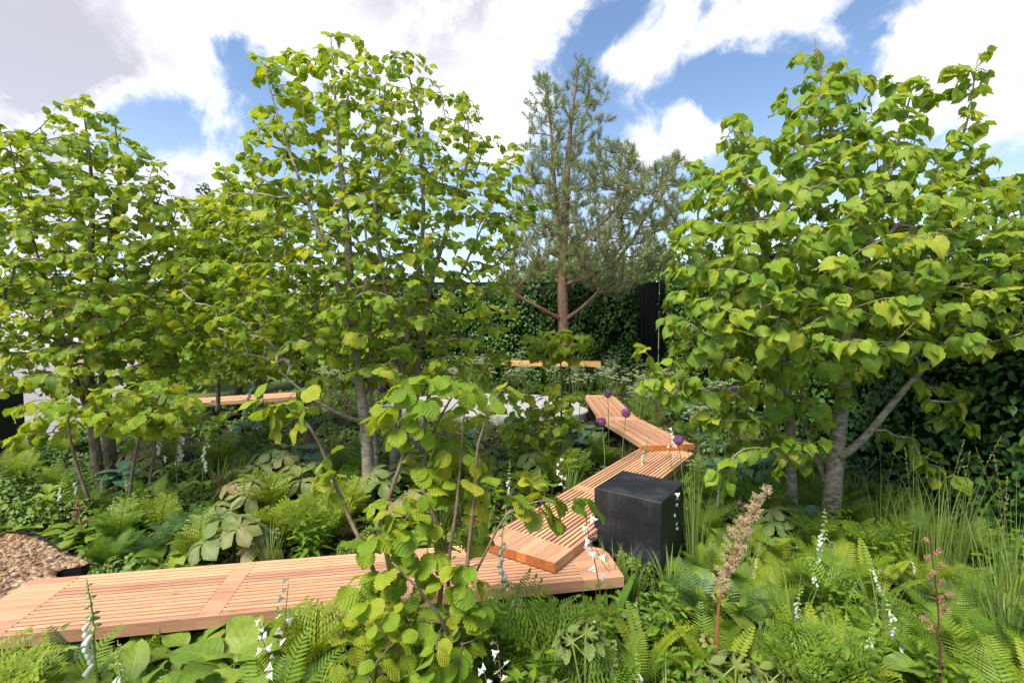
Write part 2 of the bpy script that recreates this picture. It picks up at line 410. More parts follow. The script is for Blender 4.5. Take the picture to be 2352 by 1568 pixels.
# ------------------------------------------------------------------ leaf templates: (verts, [faces], leafco)
def leaf_tpl(prof, rows=6, half=2, fold=.25, droop=.3, wave=.05, serr=0.0, heart=0.0, curl=0.0, petiole=.25, seed=0, wid=1.0):
    r = np.random.default_rng(seed)
    pv, pw = np.array(prof).T
    v = np.linspace(0, 1, rows + 1)
    wv = np.interp(v, pv, pw) * wid
    us = np.linspace(-1, 1, 2 * half + 1)
    ph = r.random(3) * 6.3
    V, A = [], []
    tw = r.normal(0, .12)
    for i, a in enumerate(v):
        for u in us:
            ww = wv[i]
            if abs(u) > .99 and serr: ww *= 1 + serr * (-1) ** i
            x = u * ww
            y = a - heart * abs(u) ** 1.3 * max(0, 1 - a * 2.4)
            z = fold * abs(x) - droop * a * a + wave * sin(6 * a + ph[0] + 2.5 * u) * abs(u) + wave * .7 * sin(9 * a + ph[1]) * u * u - curl * u * u * ww + tw * x * a
            V.append((x, y, z)); A.append((u, a, 0))
    n = 2 * half + 1
    q = [[i * n + j, i * n + j + 1, (i + 1) * n + j + 1, (i + 1) * n + j] for i in range(rows) for j in range(n - 1)]
    if petiole:
        b = len(V); e = .012
        V += [(-e, -petiole, .03), (e, -petiole, .03), (e, 0.02, 0), (-e, .02, 0)]; A += [(0, .0, 0)] * 4
        q.append([b, b + 1, b + 2, b + 3])
    return np.array(V), [np.array(q)], np.array(A)

P_LIME = [(0, .16), (.07, .36), (.18, .48), (.32, .52), (.48, .47), (.64, .35), (.78, .20), (.9, .07), (1, .0)]
P_HAZEL = [(0, .14), (.08, .32), (.22, .43), (.4, .50), (.58, .50), (.74, .42), (.86, .27), (.94, .09), (1, 0)]
P_HORN = [(0, .08), (.15, .24), (.35, .32), (.55, .30), (.75, .2), (.9, .08), (1, 0)]
P_LANCE = [(0, .03), (.12, .10), (.35, .17), (.6, .16), (.8, .10), (.93, .04), (1, 0)]
P_OVAL = [(0, .05), (.12, .2), (.35, .34), (.6, .34), (.8, .22), (.93, .09), (1, 0)]
P_OBOV = [(0, .04), (.2, .12), (.45, .22), (.65, .29), (.8, .27), (.92, .14), (1, 0)]
P_HOSTA = [(0, .2), (.07, .38), (.2, .48), (.4, .46), (.6, .36), (.8, .2), (.93, .07), (1, 0)]
P_STRAP = [(0, .05), (.3, .06), (.7, .05), (.9, .03), (1, 0)]
LIME = [leaf_tpl(P_LIME, 10, 2, .10 + .10 * (i % 4), .22 + .13 * (i % 4), .09, .045, .20, .10 + .12 * (i % 3), .3, i, .85 + .06 * (i % 4)) for i in range(10)]
CENT = [leaf_tpl(P_HAZEL, 6, 2, .08 + .10 * (i % 4), .12 + .14 * (i % 4), .09, .09, .10, .05 + .12 * (i % 3), .3, 20 + i, .82 + .07 * (i % 4)) for i in range(10)]
HAZEL = [leaf_tpl(P_HAZEL, 13, 3, .12 + .06 * (i % 3), .12 + .12 * (i % 4), .055, .075, .10, .1, .25, 40 + i) for i in range(8)]
HORN = [leaf_tpl(P_HORN, 4, 1, .25, .2 + .1 * i, .04, 0, 0, 0, .12, 60 + i) for i in range(4)]
SMALL = [leaf_tpl(P_OVAL, 3, 1, .3, .25 + .1 * i, .05, 0, 0, 0, .3, 70 + i) for i in range(4)]
LANCE = [leaf_tpl(P_LANCE, 8, 2, .35, .35 + .15 * i, .05, 0, 0, 0, 0, 80 + i) for i in range(4)]
OVAL = [leaf_tpl(P_OVAL, 8, 2, .25, .3 + .12 * i, .05, 0, 0, 0, .3, 85 + i) for i in range(4)]
OBOV = [leaf_tpl(P_OBOV, 8, 2, .18, .2 + .12 * i, .05, .06, 0, 0, 0, 90 + i) for i in range(4)]
HOSTA = [leaf_tpl(P_HOSTA, 8, 2, .28, .35 + .1 * i, .04, 0, .12, .15, .6, 95 + i) for i in range(4)]

def lobed_tpl(lobes=5, seed=0, depth=.35):
    """a round leaf cut into lobes, fan-like, seen on herbs"""
    r = np.random.default_rng(seed)
    n = lobes * 4
    V, A = [(0, 0, 0)], [(0, 0, 0)]
    for ring, rr in ((1, .5), (2, 1.0)):
        for i in range(n + 1):
            a = -2.5 + 5.0 * i / n
            cut = 1 - (depth if i % 4 == 0 else (.0 if i % 2 == 0 else .10)) * (1 if ring == 2 else .5)
            R = rr * .5 * cut
            V.append((R * sin(a), .1 + R * cos(a), -.22 * rr * rr + .07 * rr * cos(i * pi / 2 + .3) + r.normal(0, .02)))
            A.append((sin(pi * (i % 4) / 4.0) if False else abs((i % 4) - 2) / 2, rr, 0))
    q = [[1 + i, 2 + i, n + 3 + i, n + 2 + i] for i in range(n)]
    t = [[0, i + 2, i + 1] for i in range(n)]
    b = len(V); V += [(-.015, -.5, -.1), (.015, -.5, -.1), (.015, .05, 0), (-.015, .05, 0)]; A += [(0, 0, 0)] * 4
    q.append([b, b + 1, b + 2, b + 3])
    return np.array(V, float), [np.array(q)[:, ::-1], np.array(t)], np.array(A, float)
LANCE_S = [leaf_tpl(P_LANCE, 5, 1, .3, .3 + .15 * i, .05, 0, 0, 0, .1, 88 + i, 1.2) for i in range(4)]
LOBED = [lobed_tpl(5, i) for i in range(4)]
LOBED_DEEP = [lobed_tpl(7, 10 + i, .6) for i in range(4)]

def unit(v):
    return v / (np.linalg.norm(v, axis=-1)[..., None] + 1e-9)

# ------------------------------------------------------------------ trees
def inside(poly, x, y):
    c = np.zeros(len(x), bool)
    px, py = np.array(poly, float).T
    j = len(px) - 1
    for i in range(len(px)):
        m = ((py[i] > y) != (py[j] > y)) & (x < (px[j] - px[i]) * (y - py[i]) / (py[j] - py[i] + 1e-9) + px[i])
        c ^= m; j = i
    return c

def crown_points(poly, depth, n, thick=.75, axis=None, even=True, maxt=1.2):
    """points filling a round crown whose outline is POLY: each has its own real distance"""
    poly = np.array(poly, float)
    lo, hi = poly.min(0), poly.max(0)
    P = []
    cand = max(60, n * 14)
    x = rng.uniform(lo[0], hi[0], cand); y = rng.uniform(lo[1], hi[1], cand)
    m = inside(poly, x, y); x, y = x[m], y[m]
    # half widths by row
    ys = np.linspace(lo[1], hi[1], 40); gx = np.linspace(lo[0], hi[0], 120)
    ext = []
    for yy in ys:
        k = inside(poly, gx, np.full(120, yy)); ext.append((gx[k].min(), gx[k].max()) if k.any() else (lo[0], lo[0] + 1))
    ext = np.array(ext)
    l = np.interp(y, ys, ext[:, 0]); r = np.interp(y, ys, ext[:, 1])
    c = (l + r) / 2; hw = np.maximum((r - l) / 2, 8)
    t = np.clip((x - c) / hw, -1, 1)
    zt = rng.uniform(-1, 1, len(x))
    zt = np.sign(zt) * np.abs(zt) ** .75
    dz = zt * np.minimum(hw / F * depth * thick, maxt) * np.sqrt(np.maximum(0, 1 - t * t) * .9 + .1)
    W_ = np.array([at(a, b, depth + d) for a, b, d in zip(x, y, dz)])
    if even and len(W_) > n:      # keep a spread-out subset
        keep = [0]; dist = np.linalg.norm(W_ - W_[0], axis=1) * rng.uniform(.6, 1.4, len(W_))
        while len(keep) < n:
            k = int(dist.argmax()); keep.append(k)
            dist = np.minimum(dist, np.linalg.norm(W_ - W_[k], axis=1) * 1.0)
        W_ = W_[keep]
    return W_[:n]

def spline(P, step=.08):
    P = np.asarray(P, float); n = len(P)
    if n < 3:
        k = max(2, int(np.linalg.norm(P[-1] - P[0]) / step) + 1); t = np.linspace(0, 1, k)[:, None]
        return P[0] * (1 - t) + P[-1] * t
    Q = np.vstack([2 * P[0] - P[1], P, 2 * P[-1] - P[-2]]); O = []
    for i in range(n - 1):
        a, b, c, d = Q[i:i + 4]
        k = max(2, int(np.linalg.norm((c - b)[:3]) / step))
        for t in np.linspace(0, 1, k, endpoint=False):
            O.append(.5 * (2 * b + (c - a) * t + (2 * a - 5 * b + 4 * c - d) * t * t + (3 * b - 3 * c + d - a) * t ** 3))
    O.append(P[-1]); return np.array(O)

def skeleton(stems, targets, lift=.15, wob=.04, rtip=.004, rexp=.5, low=.5, tstart=.0, rmax=.03):
    """stems: rows (x, y, z, radius); each target gets a branch from the nearest wood"""
    nodes, par, rad, lines = [], [], [], []
    for st in stems:
        Q = spline(np.array(st)); base = len(nodes); ids = []
        for i, q in enumerate(Q):
            nodes.append(q[:3]); par.append(base + i - 1 if i else -1); rad.append(q[3]); ids.append(base + i)
        lines.append(('stem', ids))
    nst = len(nodes)
    N = np.zeros((nst + len(targets) * 40, 3)); N[:nst] = nodes; cnt = nst
    ok = np.zeros(len(N), bool); zmin = min(n_[2] for n_ in nodes)
    ok[:nst] = np.array(nodes)[:, 2] > zmin + tstart
    d0 = np.array([np.linalg.norm(N[:nst] - t, axis=1).min() for t in targets])
    load = np.zeros(len(N)); parent = -np.ones(len(N), int); parent[:nst] = par
    for ti in np.argsort(d0):
        t = targets[ti]; df = t - N[:cnt]; L = np.linalg.norm(df, axis=1) + 1e-6
        cost = L * (1 + low * np.clip(-df[:, 2] / L + .1, 0, 1)) + (~ok[:cnt]) * 99
        b = int(cost.argmin()); a = N[b]; ln = L[b]
        if ln < .03: continue
        k = max(2, min(38, int(ln / .07)))
        # leave along the parent's run, then bend to the target
        pdir = N[b] - N[parent[b]] if parent[b] >= 0 else np.array([0, 0, 1.])
        pdir = pdir / (np.linalg.norm(pdir) + 1e-6)
        c = a + (t - a) * .5 + pdir * ln * .18 + np.array([0, 0, lift * ln]) + rng.normal(0, wob * ln, 3)
        s_ = np.linspace(0, 1, k + 1)[1:, None]
        pts = a * (1 - s_) ** 2 + 2 * c * s_ * (1 - s_) + t * s_ ** 2
        ids = [b]
        for p_ in pts:
            N[cnt] = p_; ok[cnt] = True; parent[cnt] = ids[-1]; ids.append(cnt); cnt += 1
        lines.append(('branch', ids))
        q = ids[-1]
        while q >= 0: load[q] += 1; q = parent[q]
    R = rtip * np.maximum(load, 1) ** rexp
    R = np.minimum(R, rmax)
    R[:nst] = np.maximum(R[:nst] * .0, np.array(rad))
    return N[:cnt], R[:cnt], lines

def wood_geo(N, R, lines, kind, k=6):
    g = G()
    for kd, ids in lines:
        if kd != kind: continue
        r = R[ids].copy()
        if kd == 'branch': r[0] = min(r[0], r[1] * 1.25)
        g.tube(N[ids], r, 10 if kd == 'stem' else k)
    return g

def limbs(N, R, lines, k, bark, root):
    """each limb that leaves a stem is a part, with the twigs it carries"""
    own, fam = {}, {}
    for kd, ids in lines:
        if kd == 'stem': continue
        f = own.get(ids[0], ids[1])
        for i in ids[1:]: own[i] = f
        fam.setdefault(f, []).append(('branch', ids))
    big = sorted(fam.values(), key=lambda l: -sum(len(q[1]) for q in l))
    for l in big[:95]: wood_geo(N, R, l, 'branch', k).build('limb', bark, root)
    rest = [q for l in big[95:] for q in l]
    if rest:
        o = wood_geo(N, R, rest, 'branch', k).build('twig_growth', bark, root); o['kind'] = 'stuff'

def leaves_on(g, N, lines, tpls, size, per=.05, frac=.55, minrun=.28, centre=None, hang=.6, spread=.55, tip=3, young=.25, stems=False, sd=.22, skip=0.0, nup=.9, maxrun=.8):
    pos, yd, nr, sc, rn = [], [], [], [], []
    for kd, ids in lines:
        if kd == 'stem' and not stems: continue
        P = N[ids]; seg = np.linalg.norm(np.diff(P, axis=0), axis=1); cum = np.concatenate([[0], np.cumsum(seg)]); L = cum[-1]
        run = min(L, max(minrun, L * frac), maxrun)
        s_ = np.arange(L - run, L, per) + rng.uniform(0, per)
        s_ = np.concatenate([s_[s_ < L], np.full(tip, L)])
        tone = rng.normal(0, .10)
        side = 1
        for a in s_:
            if rng.random() < skip: continue
            p = np.array([np.interp(a, cum, P[:, i]) for i in range(3)])
            j = min(len(P) - 2, max(0, np.searchsorted(cum, a) - 1)); d = P[j + 1] - P[j]; d = d / (np.linalg.norm(d) + 1e-9)
            lat = np.cross(d, [0, 0, 1.]); lat = lat / (np.linalg.norm(lat) + 1e-6) * side; side = -side
            o = lat * spread + d * .55 + rng.normal(0, .28, 3); o[2] -= hang * rng.uniform(.5, 1.3)
            o = o / np.linalg.norm(o)
            out_ = p - centre if centre is not None else np.array([0, 0, 1.])
            out_ = np.array([out_[0], out_[1], 0]); out_ = out_ / (np.linalg.norm(out_) + .3)
            n = np.array([0, 0, nup]) + out_ * .55 + o * .15 + rng.normal(0, .28, 3)
            z = size * min(1.4, max(.6, rng.lognormal(0, sd)))
            end = (L - a) < .1
            if end and rng.random() < .5: z *= .75
            pos.append(p + o * z * .28); yd.append(o); nr.append(n); sc.append(z)
            r = np.clip(rng.beta(2.2, 2.6) + tone + (.18 if end else 0), 0, .93)
            if rng.random() < young * .25: r = rng.uniform(.9, 1)
            rn.append(r)
    g.inst(tpls, pos, yd, nr, sc, np.array(rn))
    return g

def tree(name, label, cat, stems, targets, leafmat, tpls, size, bark, group=None, centre=None, sk={}, lv={}, stemname='trunk'):
    st = [[(*at(px, py, d), r) for px, py, d, r in s_] for s_ in stems]
    base = np.array(st[0][0][:3])
    root = thing(name, label, cat, base, 0, group)
    N, R, lines = skeleton(st, targets, **sk)
    N = N - base
    for s_i, (kd, ids) in enumerate(l for l in lines if l[0] == 'stem'):
        wood_geo(N, R, [(kd, ids)], 'stem').build(stemname, bark, root)
    limbs(N, R, lines, 5, bark, root)
    c = N[[i for k, l in lines if k == 'stem' for i in l]].mean(0) if centre is None else centre
    leaves_on(G_ := G(), N, lines, tpls, size, centre=c, **lv)
    G_.build('crown', leafmat, root)
    return root

# ---- right lime tree
RT = [(1870, 62), (1885, 100), (1960, 150), (2060, 185), (2120, 172), (2150, 235), (2120, 290), (2190, 330), (2200, 400), (2260, 410), (2352, 400), (2440, 440), (2460, 640), (2430, 800), (2320, 780),
      (2230, 800), (2150, 780), (2010, 850), (1950, 920), (1830, 1040), (1740, 1030), (1690, 1030), (1640, 1000), (1590, 960), (1600, 880), (1560, 800), (1540, 770), (1515, 700), (1540, 650), (1530, 590), (1570, 500), (1585, 400), (1575, 365), (1660, 390), (1665, 270), (1690, 250), (1765, 350), (1805, 290), (1780, 210), (1815, 130)]
rd = 4.0
tg = [crown_points(RT, rd, 760, .62)]
tg.append(crown_points([(2175, 150), (2270, 115), (2285, 135), (2255, 200), (2280, 270), (2230, 310), (2180, 300), (2190, 200)], rd + .1, 12, .4))
tg.append(crown_points([(2200, 300), (2290, 350), (2270, 400), (2180, 420)], rd, 9, .4))
tg.append(crown_points([(1465, 800), (1530, 790), (1560, 850), (1640, 880), (1640, 960), (1480, 880)], rd - .35, 12, .4))
tg.append(crown_points([(2040, 1000), (2090, 985), (2160, 1030), (2215, 1110), (2190, 1130), (2120, 1070)], rd - .1, 9, .4))
tg.append(crown_points([(2120, 870), (2230, 900), (2230, 985), (2180, 985), (2100, 900)], rd - .1, 8, .4))
tg.append(crown_points([(1630, 1050), (1690, 1040), (1690, 1110), (1640, 1110)], rd - .5, 3, .4))
tg.append(crown_points([(1760, 1010), (1900, 1000), (1870, 1070), (1780, 1075)], rd - .4, 7, .4))
stems = [
 [(1900, 1262, 4.05, .086), (1908, 1180, 4.05, .074), (1916, 1100, 4.05, .068), (1925, 1000, 4.05, .062), (1937, 900, 4.05, .054), (1948, 800, 4.05, .052), (1957, 700, 4.05, .043), (1960, 600, 4.0, .034), (1950, 450, 4.0, .024), (1905, 280, 4.0, .013), (1872, 90, 4.0, .005)],
 [(1944, 850, 4.07, .045), (1962, 720, 4.15, .038), (1985, 600, 4.2, .03), (2030, 450, 4.2, .021), (2062, 330, 4.2, .013), (2095, 205, 4.2, .005)],
 [(1824, 1240, 4.2, .046), (1818, 1080, 4.2, .041), (1815, 960, 4.2, .036), (1792, 800, 4.15, .029), (1768, 650, 4.1, .022), (1722, 450, 4.0, .014), (1682, 285, 4.0, .005)],
 [(1929, 1050, 4.0, .034), (1985, 1005, 3.95, .030), (2060, 915, 3.9, .025), (2140, 825, 3.8, .02), (2250, 710, 3.8, .013), (2390, 600, 3.8, .005)],
 [(1985, 600, 4.2, .022), (2060, 520, 4.2, .017), (2150, 420, 4.15, .013), (2215, 300, 4.1, .009), (2245, 140, 4.1, .004)],
 [(1912, 1130, 4.05, .03), (1880, 1060, 4.2, .024), (1845, 960, 4.3, .018), (1840, 850, 4.3, .01)],
]
tree('lime_tree', 'multi-stemmed lime tree with big drooping heart-shaped leaves beside the dark hedge', 'tree', stems, np.vstack(tg), M['lime'], LIME, .092, M['bark_grey'],
     sk=dict(tstart=.75, rtip=.0032), lv=dict(per=.052, minrun=.30, maxrun=.55, hang=.75, tip=4))

# ---- centre tree
CT = [(745, 75), (825, 85), (835, 130), (900, 112), (960, 112), (985, 150), (985, 240), (1010, 215), (1080, 208), (1110, 285), (1130, 340), (1185, 320), (1190, 365), (1230, 450), (1262, 465), (1200, 530), (1150, 600), (1170, 650), (1190, 720), (1130, 790), (1180, 830),
      (1100, 870), (1000, 870), (850, 880), (700, 875), (600, 850), (520, 820), (430, 780), (400, 700), (385, 620), (440, 560), (420, 470), (505, 440), (500, 385), (590, 350), (555, 290), (610, 240), (568, 165), (600, 125), (660, 115), (735, 140)]
cd = 4.9
tg = [crown_points(CT, cd, 830, .60, maxt=1.3)]
stems = [
 [(850, 1205, 4.65, .066), (841, 1000, 4.7, .054), (822, 850, 4.75, .046), (808, 700, 4.8, .038), (799, 560, 4.8, .036), (788, 430, 4.8, .027), (775, 300, 4.8, .018), (768, 200, 4.8, .011), (760, 85, 4.8, .004)],
 [(905, 1140, 5.2, .056), (908, 1000, 5.2, .049), (924, 850, 5.2, .042), (945, 700, 5.2, .034), (965, 600, 5.2, .027), (972, 450, 5.15, .02), (955, 260, 5.1, .011), (930, 130, 5.1, .004)],
 [(945, 1130, 5.35, .048), (950, 1000, 5.35, .043), (962, 820, 5.35, .036), (988, 660, 5.3, .028), (1035, 500, 5.3, .02), (1075, 360, 5.2, .011), (1070, 225, 5.2, .004)],
 [(817, 820, 4.75, .032), (770, 640, 4.6, .025), (702, 450, 4.5, .017), (645, 290, 4.5, .01), (605, 150, 4.5, .004)],
 [(924, 850, 5.2, .03), (885, 650, 5.0, .024), (862, 500, 4.9, .018), (876, 350, 4.9, .011), (870, 170, 4.9, .004)],
 [(868, 1190, 4.95, .026), (864, 1040, 4.95, .022), (852, 880, 4.9, .019), (850, 700, 4.9, .015), (838, 500, 4.9, .009), (830, 330, 4.9, .004)],
 [(962, 1120, 5.5, .03), (975, 980, 5.5, .026), (1000, 820, 5.45, .022), (1030, 700, 5.4, .017), (1090, 560, 5.3, .011), (1150, 430, 5.2, .004)],
 [(838, 970, 4.7, .022), (790, 955, 4.5, .018), (710, 910, 4.3, .012), (640, 850, 4.2, .006)],
]
tree('hornbeam_tree', 'tall multi-stemmed tree with bright green rounded leaves behind the long walkway', 'tree', stems, np.vstack(tg), M['centre'], CENT, .081, M['bark_grey'],
     sk=dict(tstart=1.0, rtip=.003), lv=dict(per=.047, minrun=.30, maxrun=.6, hang=.45, tip=3))

# ---- left tree
LT = [(-60, 290), (10, 290), (70, 305), (125, 340), (135, 275), (95, 270), (120, 228), (200, 225), (250, 245), (285, 310), (340, 345), (385, 400), (395, 450), (440, 450), (470, 520), (500, 600), (520, 700), (470, 800), (430, 880), (330, 900), (220, 890), (150, 900), (60, 890), (10, 900), (-70, 860), (-90, 500)]
tg = [crown_points(LT, 5.2, 660, .65, maxt=1.3)]
stems = [
 [(232, 1135, 5.45, .06), (216, 1000, 5.4, .052), (205, 850, 5.4, .044), (203, 700, 5.4, .036), (212, 500, 5.3, .025), (205, 350, 5.2, .014), (188, 240, 5.2, .004)],
 [(258, 1110, 5.65, .07), (246, 950, 5.65, .062), (238, 800, 5.6, .053), (240, 650, 5.5, .043), (265, 500, 5.4, .03), (275, 400, 5.4, .02), (262, 270, 5.4, .005)],
 [(213, 970, 5.4, .03), (170, 860, 5.2, .025), (120, 700, 5.0, .018), (62, 500, 4.9, .011), (20, 320, 4.9, .004)],
 [(238, 800, 5.6, .03), (300, 690, 5.6, .023), (370, 570, 5.6, .015), (400, 470, 5.6, .005)],
]
tree('hornbeam_tree', 'multi-stemmed leafy tree standing beside the pale paved area', 'tree', stems, np.vstack(tg), M['centre'], CENT, .084, M['bark_dark'],
     sk=dict(tstart=1.0, rtip=.003), lv=dict(per=.047, minrun=.30, maxrun=.6, hang=.5, tip=3))

# ---- young hazel with three bare stems in front of the left tree
tg = [crown_points([(40, 930), (200, 900), (330, 880), (450, 890), (440, 960), (330, 985), (200, 960), (120, 1000), (40, 1000)], 4.35, 34, .6)]
tg.append(crown_points([(300, 880), (420, 860), (400, 990), (320, 1000)], 4.3, 12, .5))
stems = [
 [(293, 1222, 4.35, .018), (300, 1120, 4.35, .016), (318, 1010, 4.35, .014), (345, 955, 4.35, .01), (370, 900, 4.35, .005)],
 [(340, 1212, 4.42, .015), (343, 1120, 4.42, .014), (355, 1030, 4.42, .012), (368, 950, 4.42, .008), (400, 880, 4.42, .004)],
 [(222, 1212, 4.42, .018), (205, 1150, 4.42, .017), (180, 1080, 4.42, .015), (160, 1000, 4.42, .012), (155, 930, 4.42, .005)],
]
tree('hazel_shrub', 'young hazel with three bare brown stems among ferns near the gravel', 'shrub', stems, np.vstack(tg), M['hazel'], CENT, .105, M['bark_dark'],
     sk=dict(tstart=.7, rtip=.0025, rmax=.008), lv=dict(per=.05, minrun=.25, maxrun=.45, hang=.55), stemname='stem')

# ---- foreground hazel
hd = 2.2
tg = [crown_points([(890, 862), (960, 850), (1060, 860), (1165, 890), (1155, 925), (1095, 950), (1090, 1000), (1040, 1010), (900, 985), (868, 940)], hd, 30, .6),
      crown_points([(900, 985), (1060, 1000), (1110, 1040), (1120, 1100), (1050, 1130), (980, 1090)], hd, 17, .5),
      crown_points([(595, 905), (700, 890), (715, 950), (660, 995), (605, 980)], hd + .15, 9, .5),
      crown_points([(845, 1150), (990, 1120), (1000, 1200), (860, 1240)], hd - .1, 10, .5),
      crown_points([(980, 1110), (1110, 1090), (1110, 1230), (1010, 1250)], hd, 14, .5),
      crown_points([(730, 1030), (760, 1030), (775, 1130), (735, 1130)], hd + .12, 4, .4),
      crown_points([(1150, 1130), (1230, 1105), (1340, 1140), (1300, 1185), (1190, 1190)], hd - .1, 11, .4),
      crown_points([(840, 1230), (930, 1240), (1000, 1330), (990, 1440), (820, 1420), (830, 1320)], hd - .05, 24, .6),
      crown_points([(1000, 1270), (1110, 1290), (1120, 1420), (1080, 1560), (1000, 1500)], hd - .1, 26, .6),
      crown_points([(800, 1360), (950, 1400), (1060, 1480), (1080, 1640), (760, 1640), (750, 1500)], hd - .2, 52, .6),
      ]
stems = [
 [(940, 1880, 2.2, .013), (915, 1500, 2.2, .012), (850, 1290, 2.25, .0105), (812, 1210, 2.3, .0095), (770, 1110, 2.35, .0085), (735, 1020, 2.35, .0075), (690, 955, 2.35, .006), (640, 925, 2.35, .003)],
 [(960, 1880, 2.2, .014), (945, 1500, 2.2, .0125), (900, 1330, 2.2, .0115), (880, 1200, 2.2, .0105), (905, 1110, 2.2, .0095), (935, 1010, 2.2, .008), (930, 900, 2.2, .004)],
 [(985, 1880, 2.15, .014), (1000, 1500, 2.15, .0125), (1018, 1260, 2.15, .011), (990, 1170, 2.18, .010), (972, 1070, 2.2, .008), (1010, 960, 2.2, .006), (1060, 880, 2.2, .003)],
 [(1010, 1880, 2.1, .014), (1040, 1560, 2.1, .0125), (1062, 1400, 2.1, .011), (1078, 1250, 2.12, .0095), (1092, 1120, 2.12, .008), (1098, 1020, 2.12, .006), (1130, 930, 2.12, .003)],
 [(1000, 1880, 2.15, .012), (1030, 1560, 2.1, .010), (1030, 1300, 2.12, .009), (1047, 1180, 2.12, .008), (1060, 1040, 2.14, .006), (1065, 960, 2.14, .003)],
 [(1085, 1330, 2.1, .006), (1120, 1260, 2.08, .0055), (1165, 1180, 2.05, .005), (1240, 1150, 2.05, .004), (1310, 1150, 2.05, .002)],
 [(1050, 1500, 2.1, .009), (1000, 1400, 2.0, .007), (940, 1330, 1.95, .005), (900, 1290, 1.95, .003)],
 [(975, 1880, 2.1, .011), (930, 1640, 2.0, .009), (870, 1540, 1.95, .007), (800, 1500, 1.95, .004), (765, 1440, 1.95, .002)],
]
tree('hazel_shrub', 'tall hazel shrub with ribbed round yellow green leaves in front of the long walkway', 'shrub', stems, np.vstack(tg), M['hazel'], HAZEL, .079, M['bark_dark'],
     sk=dict(tstart=.45, rtip=.0018, rmax=.005, lift=.1), lv=dict(per=.046, minrun=.14, maxrun=.22, hang=.5, tip=2, sd=.25, young=.5), stemname='stem')

# ---- young hazel in the bed between the pale terrace and the walkway
tg = [crown_points([(1205, 775), (1265, 758), (1355, 765), (1350, 800), (1300, 835), (1240, 830)], 5.6, 40, .8),
      crown_points([(1180, 900), (1250, 870), (1330, 910), (1310, 1050), (1280, 1110), (1190, 1100), (1150, 1000)], 5.5, 75, .7)]
stems = [[(1285, 1120, 5.6, .016), (1288, 1000, 5.6, .014), (1290, 900, 5.6, .011), (1285, 820, 5.6, .007), (1260, 770, 5.6, .003)],
         [(1310, 1100, 5.7, .015), (1312, 1000, 5.7, .013), (1308, 880, 5.7, .010), (1310, 800, 5.7, .006), (1330, 765, 5.7, .003)],
         [(1240, 1120, 5.55, .012), (1245, 1050, 5.5, .010), (1228, 980, 5.5, .008), (1215, 910, 5.5, .003)]]
tree('hazel_shrub', 'slender young hazel with two bare stems and a flat leafy top before the pine', 'shrub', stems, np.vstack(tg), M['centre'], CENT, .092, M['bark_dark'],
     sk=dict(tstart=.15, rtip=.0025, rmax=.007), lv=dict(per=.055, minrun=.2, maxrun=.35, hang=.45), stemname='stem')

# ---- pine
def tuft_tpl(seed, n=26):
    r = np.random.default_rng(seed); V, T, A = [], [], []
    for i in range(n):
        s_ = i / n
        a = i * 2.4; el = .55 + .5 * s_ + r.normal(0, .1)
        d = np.array([cos(a) * cos(el), sin(el) * 1.0, sin(a) * cos(el)])
        p = np.array([0, s_ * .9, 0]); q = p + d * r.uniform(.42, .62)
        sd_ = np.cross(d, r.normal(0, 1, 3)); sd_ = sd_ / np.linalg.norm(sd_) * .032
        b = len(V); V += [p - sd_, p + sd_, q]; T.append([b, b + 1, b + 2]); A += [(0, .3, 0), (0, .3, 0), (0, .9, 0)]
    return np.array(V), [np.array(T)], np.array(A, float)
TUFT = [tuft_tpl(i) for i in range(4)]
pdp = 12.0
PINE = [(1330, 135), (1345, 165), (1385, 180), (1398, 280), (1375, 345), (1425, 335), (1450, 340), (1460, 385), (1500, 395), (1560, 355), (1590, 400), (1580, 480), (1572, 540), (1550, 600), (1480, 635), (1380, 635), (1330, 640), (1230, 640), (1165, 620), (1150, 560), (1180, 480), (1215, 420), (1205, 370), (1215, 270), (1235, 185), (1290, 220), (1320, 190)]
tg = [crown_points(PINE, pdp, 430, .75, maxt=1.7), crown_points([(1160, 640), (1230, 640), (1190, 690), (1150, 680)], pdp - .4, 9), crown_points([(1350, 640), (1480, 640), (1400, 690)], pdp - .4, 16)]
stems = [[(1294, 800, 12, .14), (1294, 730, 12, .135), (1292, 640, 12, .125), (1297, 500, 12, .10), (1302, 400, 12, .08), (1312, 280, 12, .045), (1330, 145, 12, .012)],
         [(1291, 620, 12, .07), (1281, 520, 11.9, .06), (1272, 400, 11.8, .045), (1262, 260, 11.8, .025), (1248, 180, 11.8, .01)],
         [(1297, 590, 12, .06), (1350, 540, 11.8, .05), (1420, 470, 11.7, .03), (1450, 370, 11.7, .012)],
         [(1400, 620, 12.1, .045), (1460, 540, 12.1, .035), (1500, 460, 12.1, .022), (1555, 365, 12.1, .008)],
         [(1294, 735, 12, .05), (1250, 712, 11.7, .042), (1180, 672, 11.4, .028), (1155, 640, 11.3, .01)],
         [(1294, 735, 12, .05), (1325, 715, 11.7, .042), (1362, 682, 11.5, .028), (1385, 650, 11.4, .01)],
         [(1293, 655, 12, .05), (1340, 640, 11.9, .042), (1400, 622, 12.1, .036)]]
st = [[(*at(px, py, d), r) for px, py, d, r in s_] for s_ in stems]
base = np.array(st[0][0][:3])
pr = thing('pine_tree', 'Scots pine with reddish trunk and two low forked boughs before the back hedge', 'tree', base)
N, R, lines = skeleton(st, np.vstack(tg), lift=.05, wob=.06, rtip=.009, rexp=.42, low=1.2, tstart=1.0, rmax=.035)
N = N - base
for kd, ids in lines:
    if kd == 'stem': wood_geo(N, R, [(kd, ids)], 'stem').build('trunk', M['bark_pine'], pr)
limbs(N, R, lines, 4, M['bark_pine'], pr)
pos, yd, sc = [], [], []
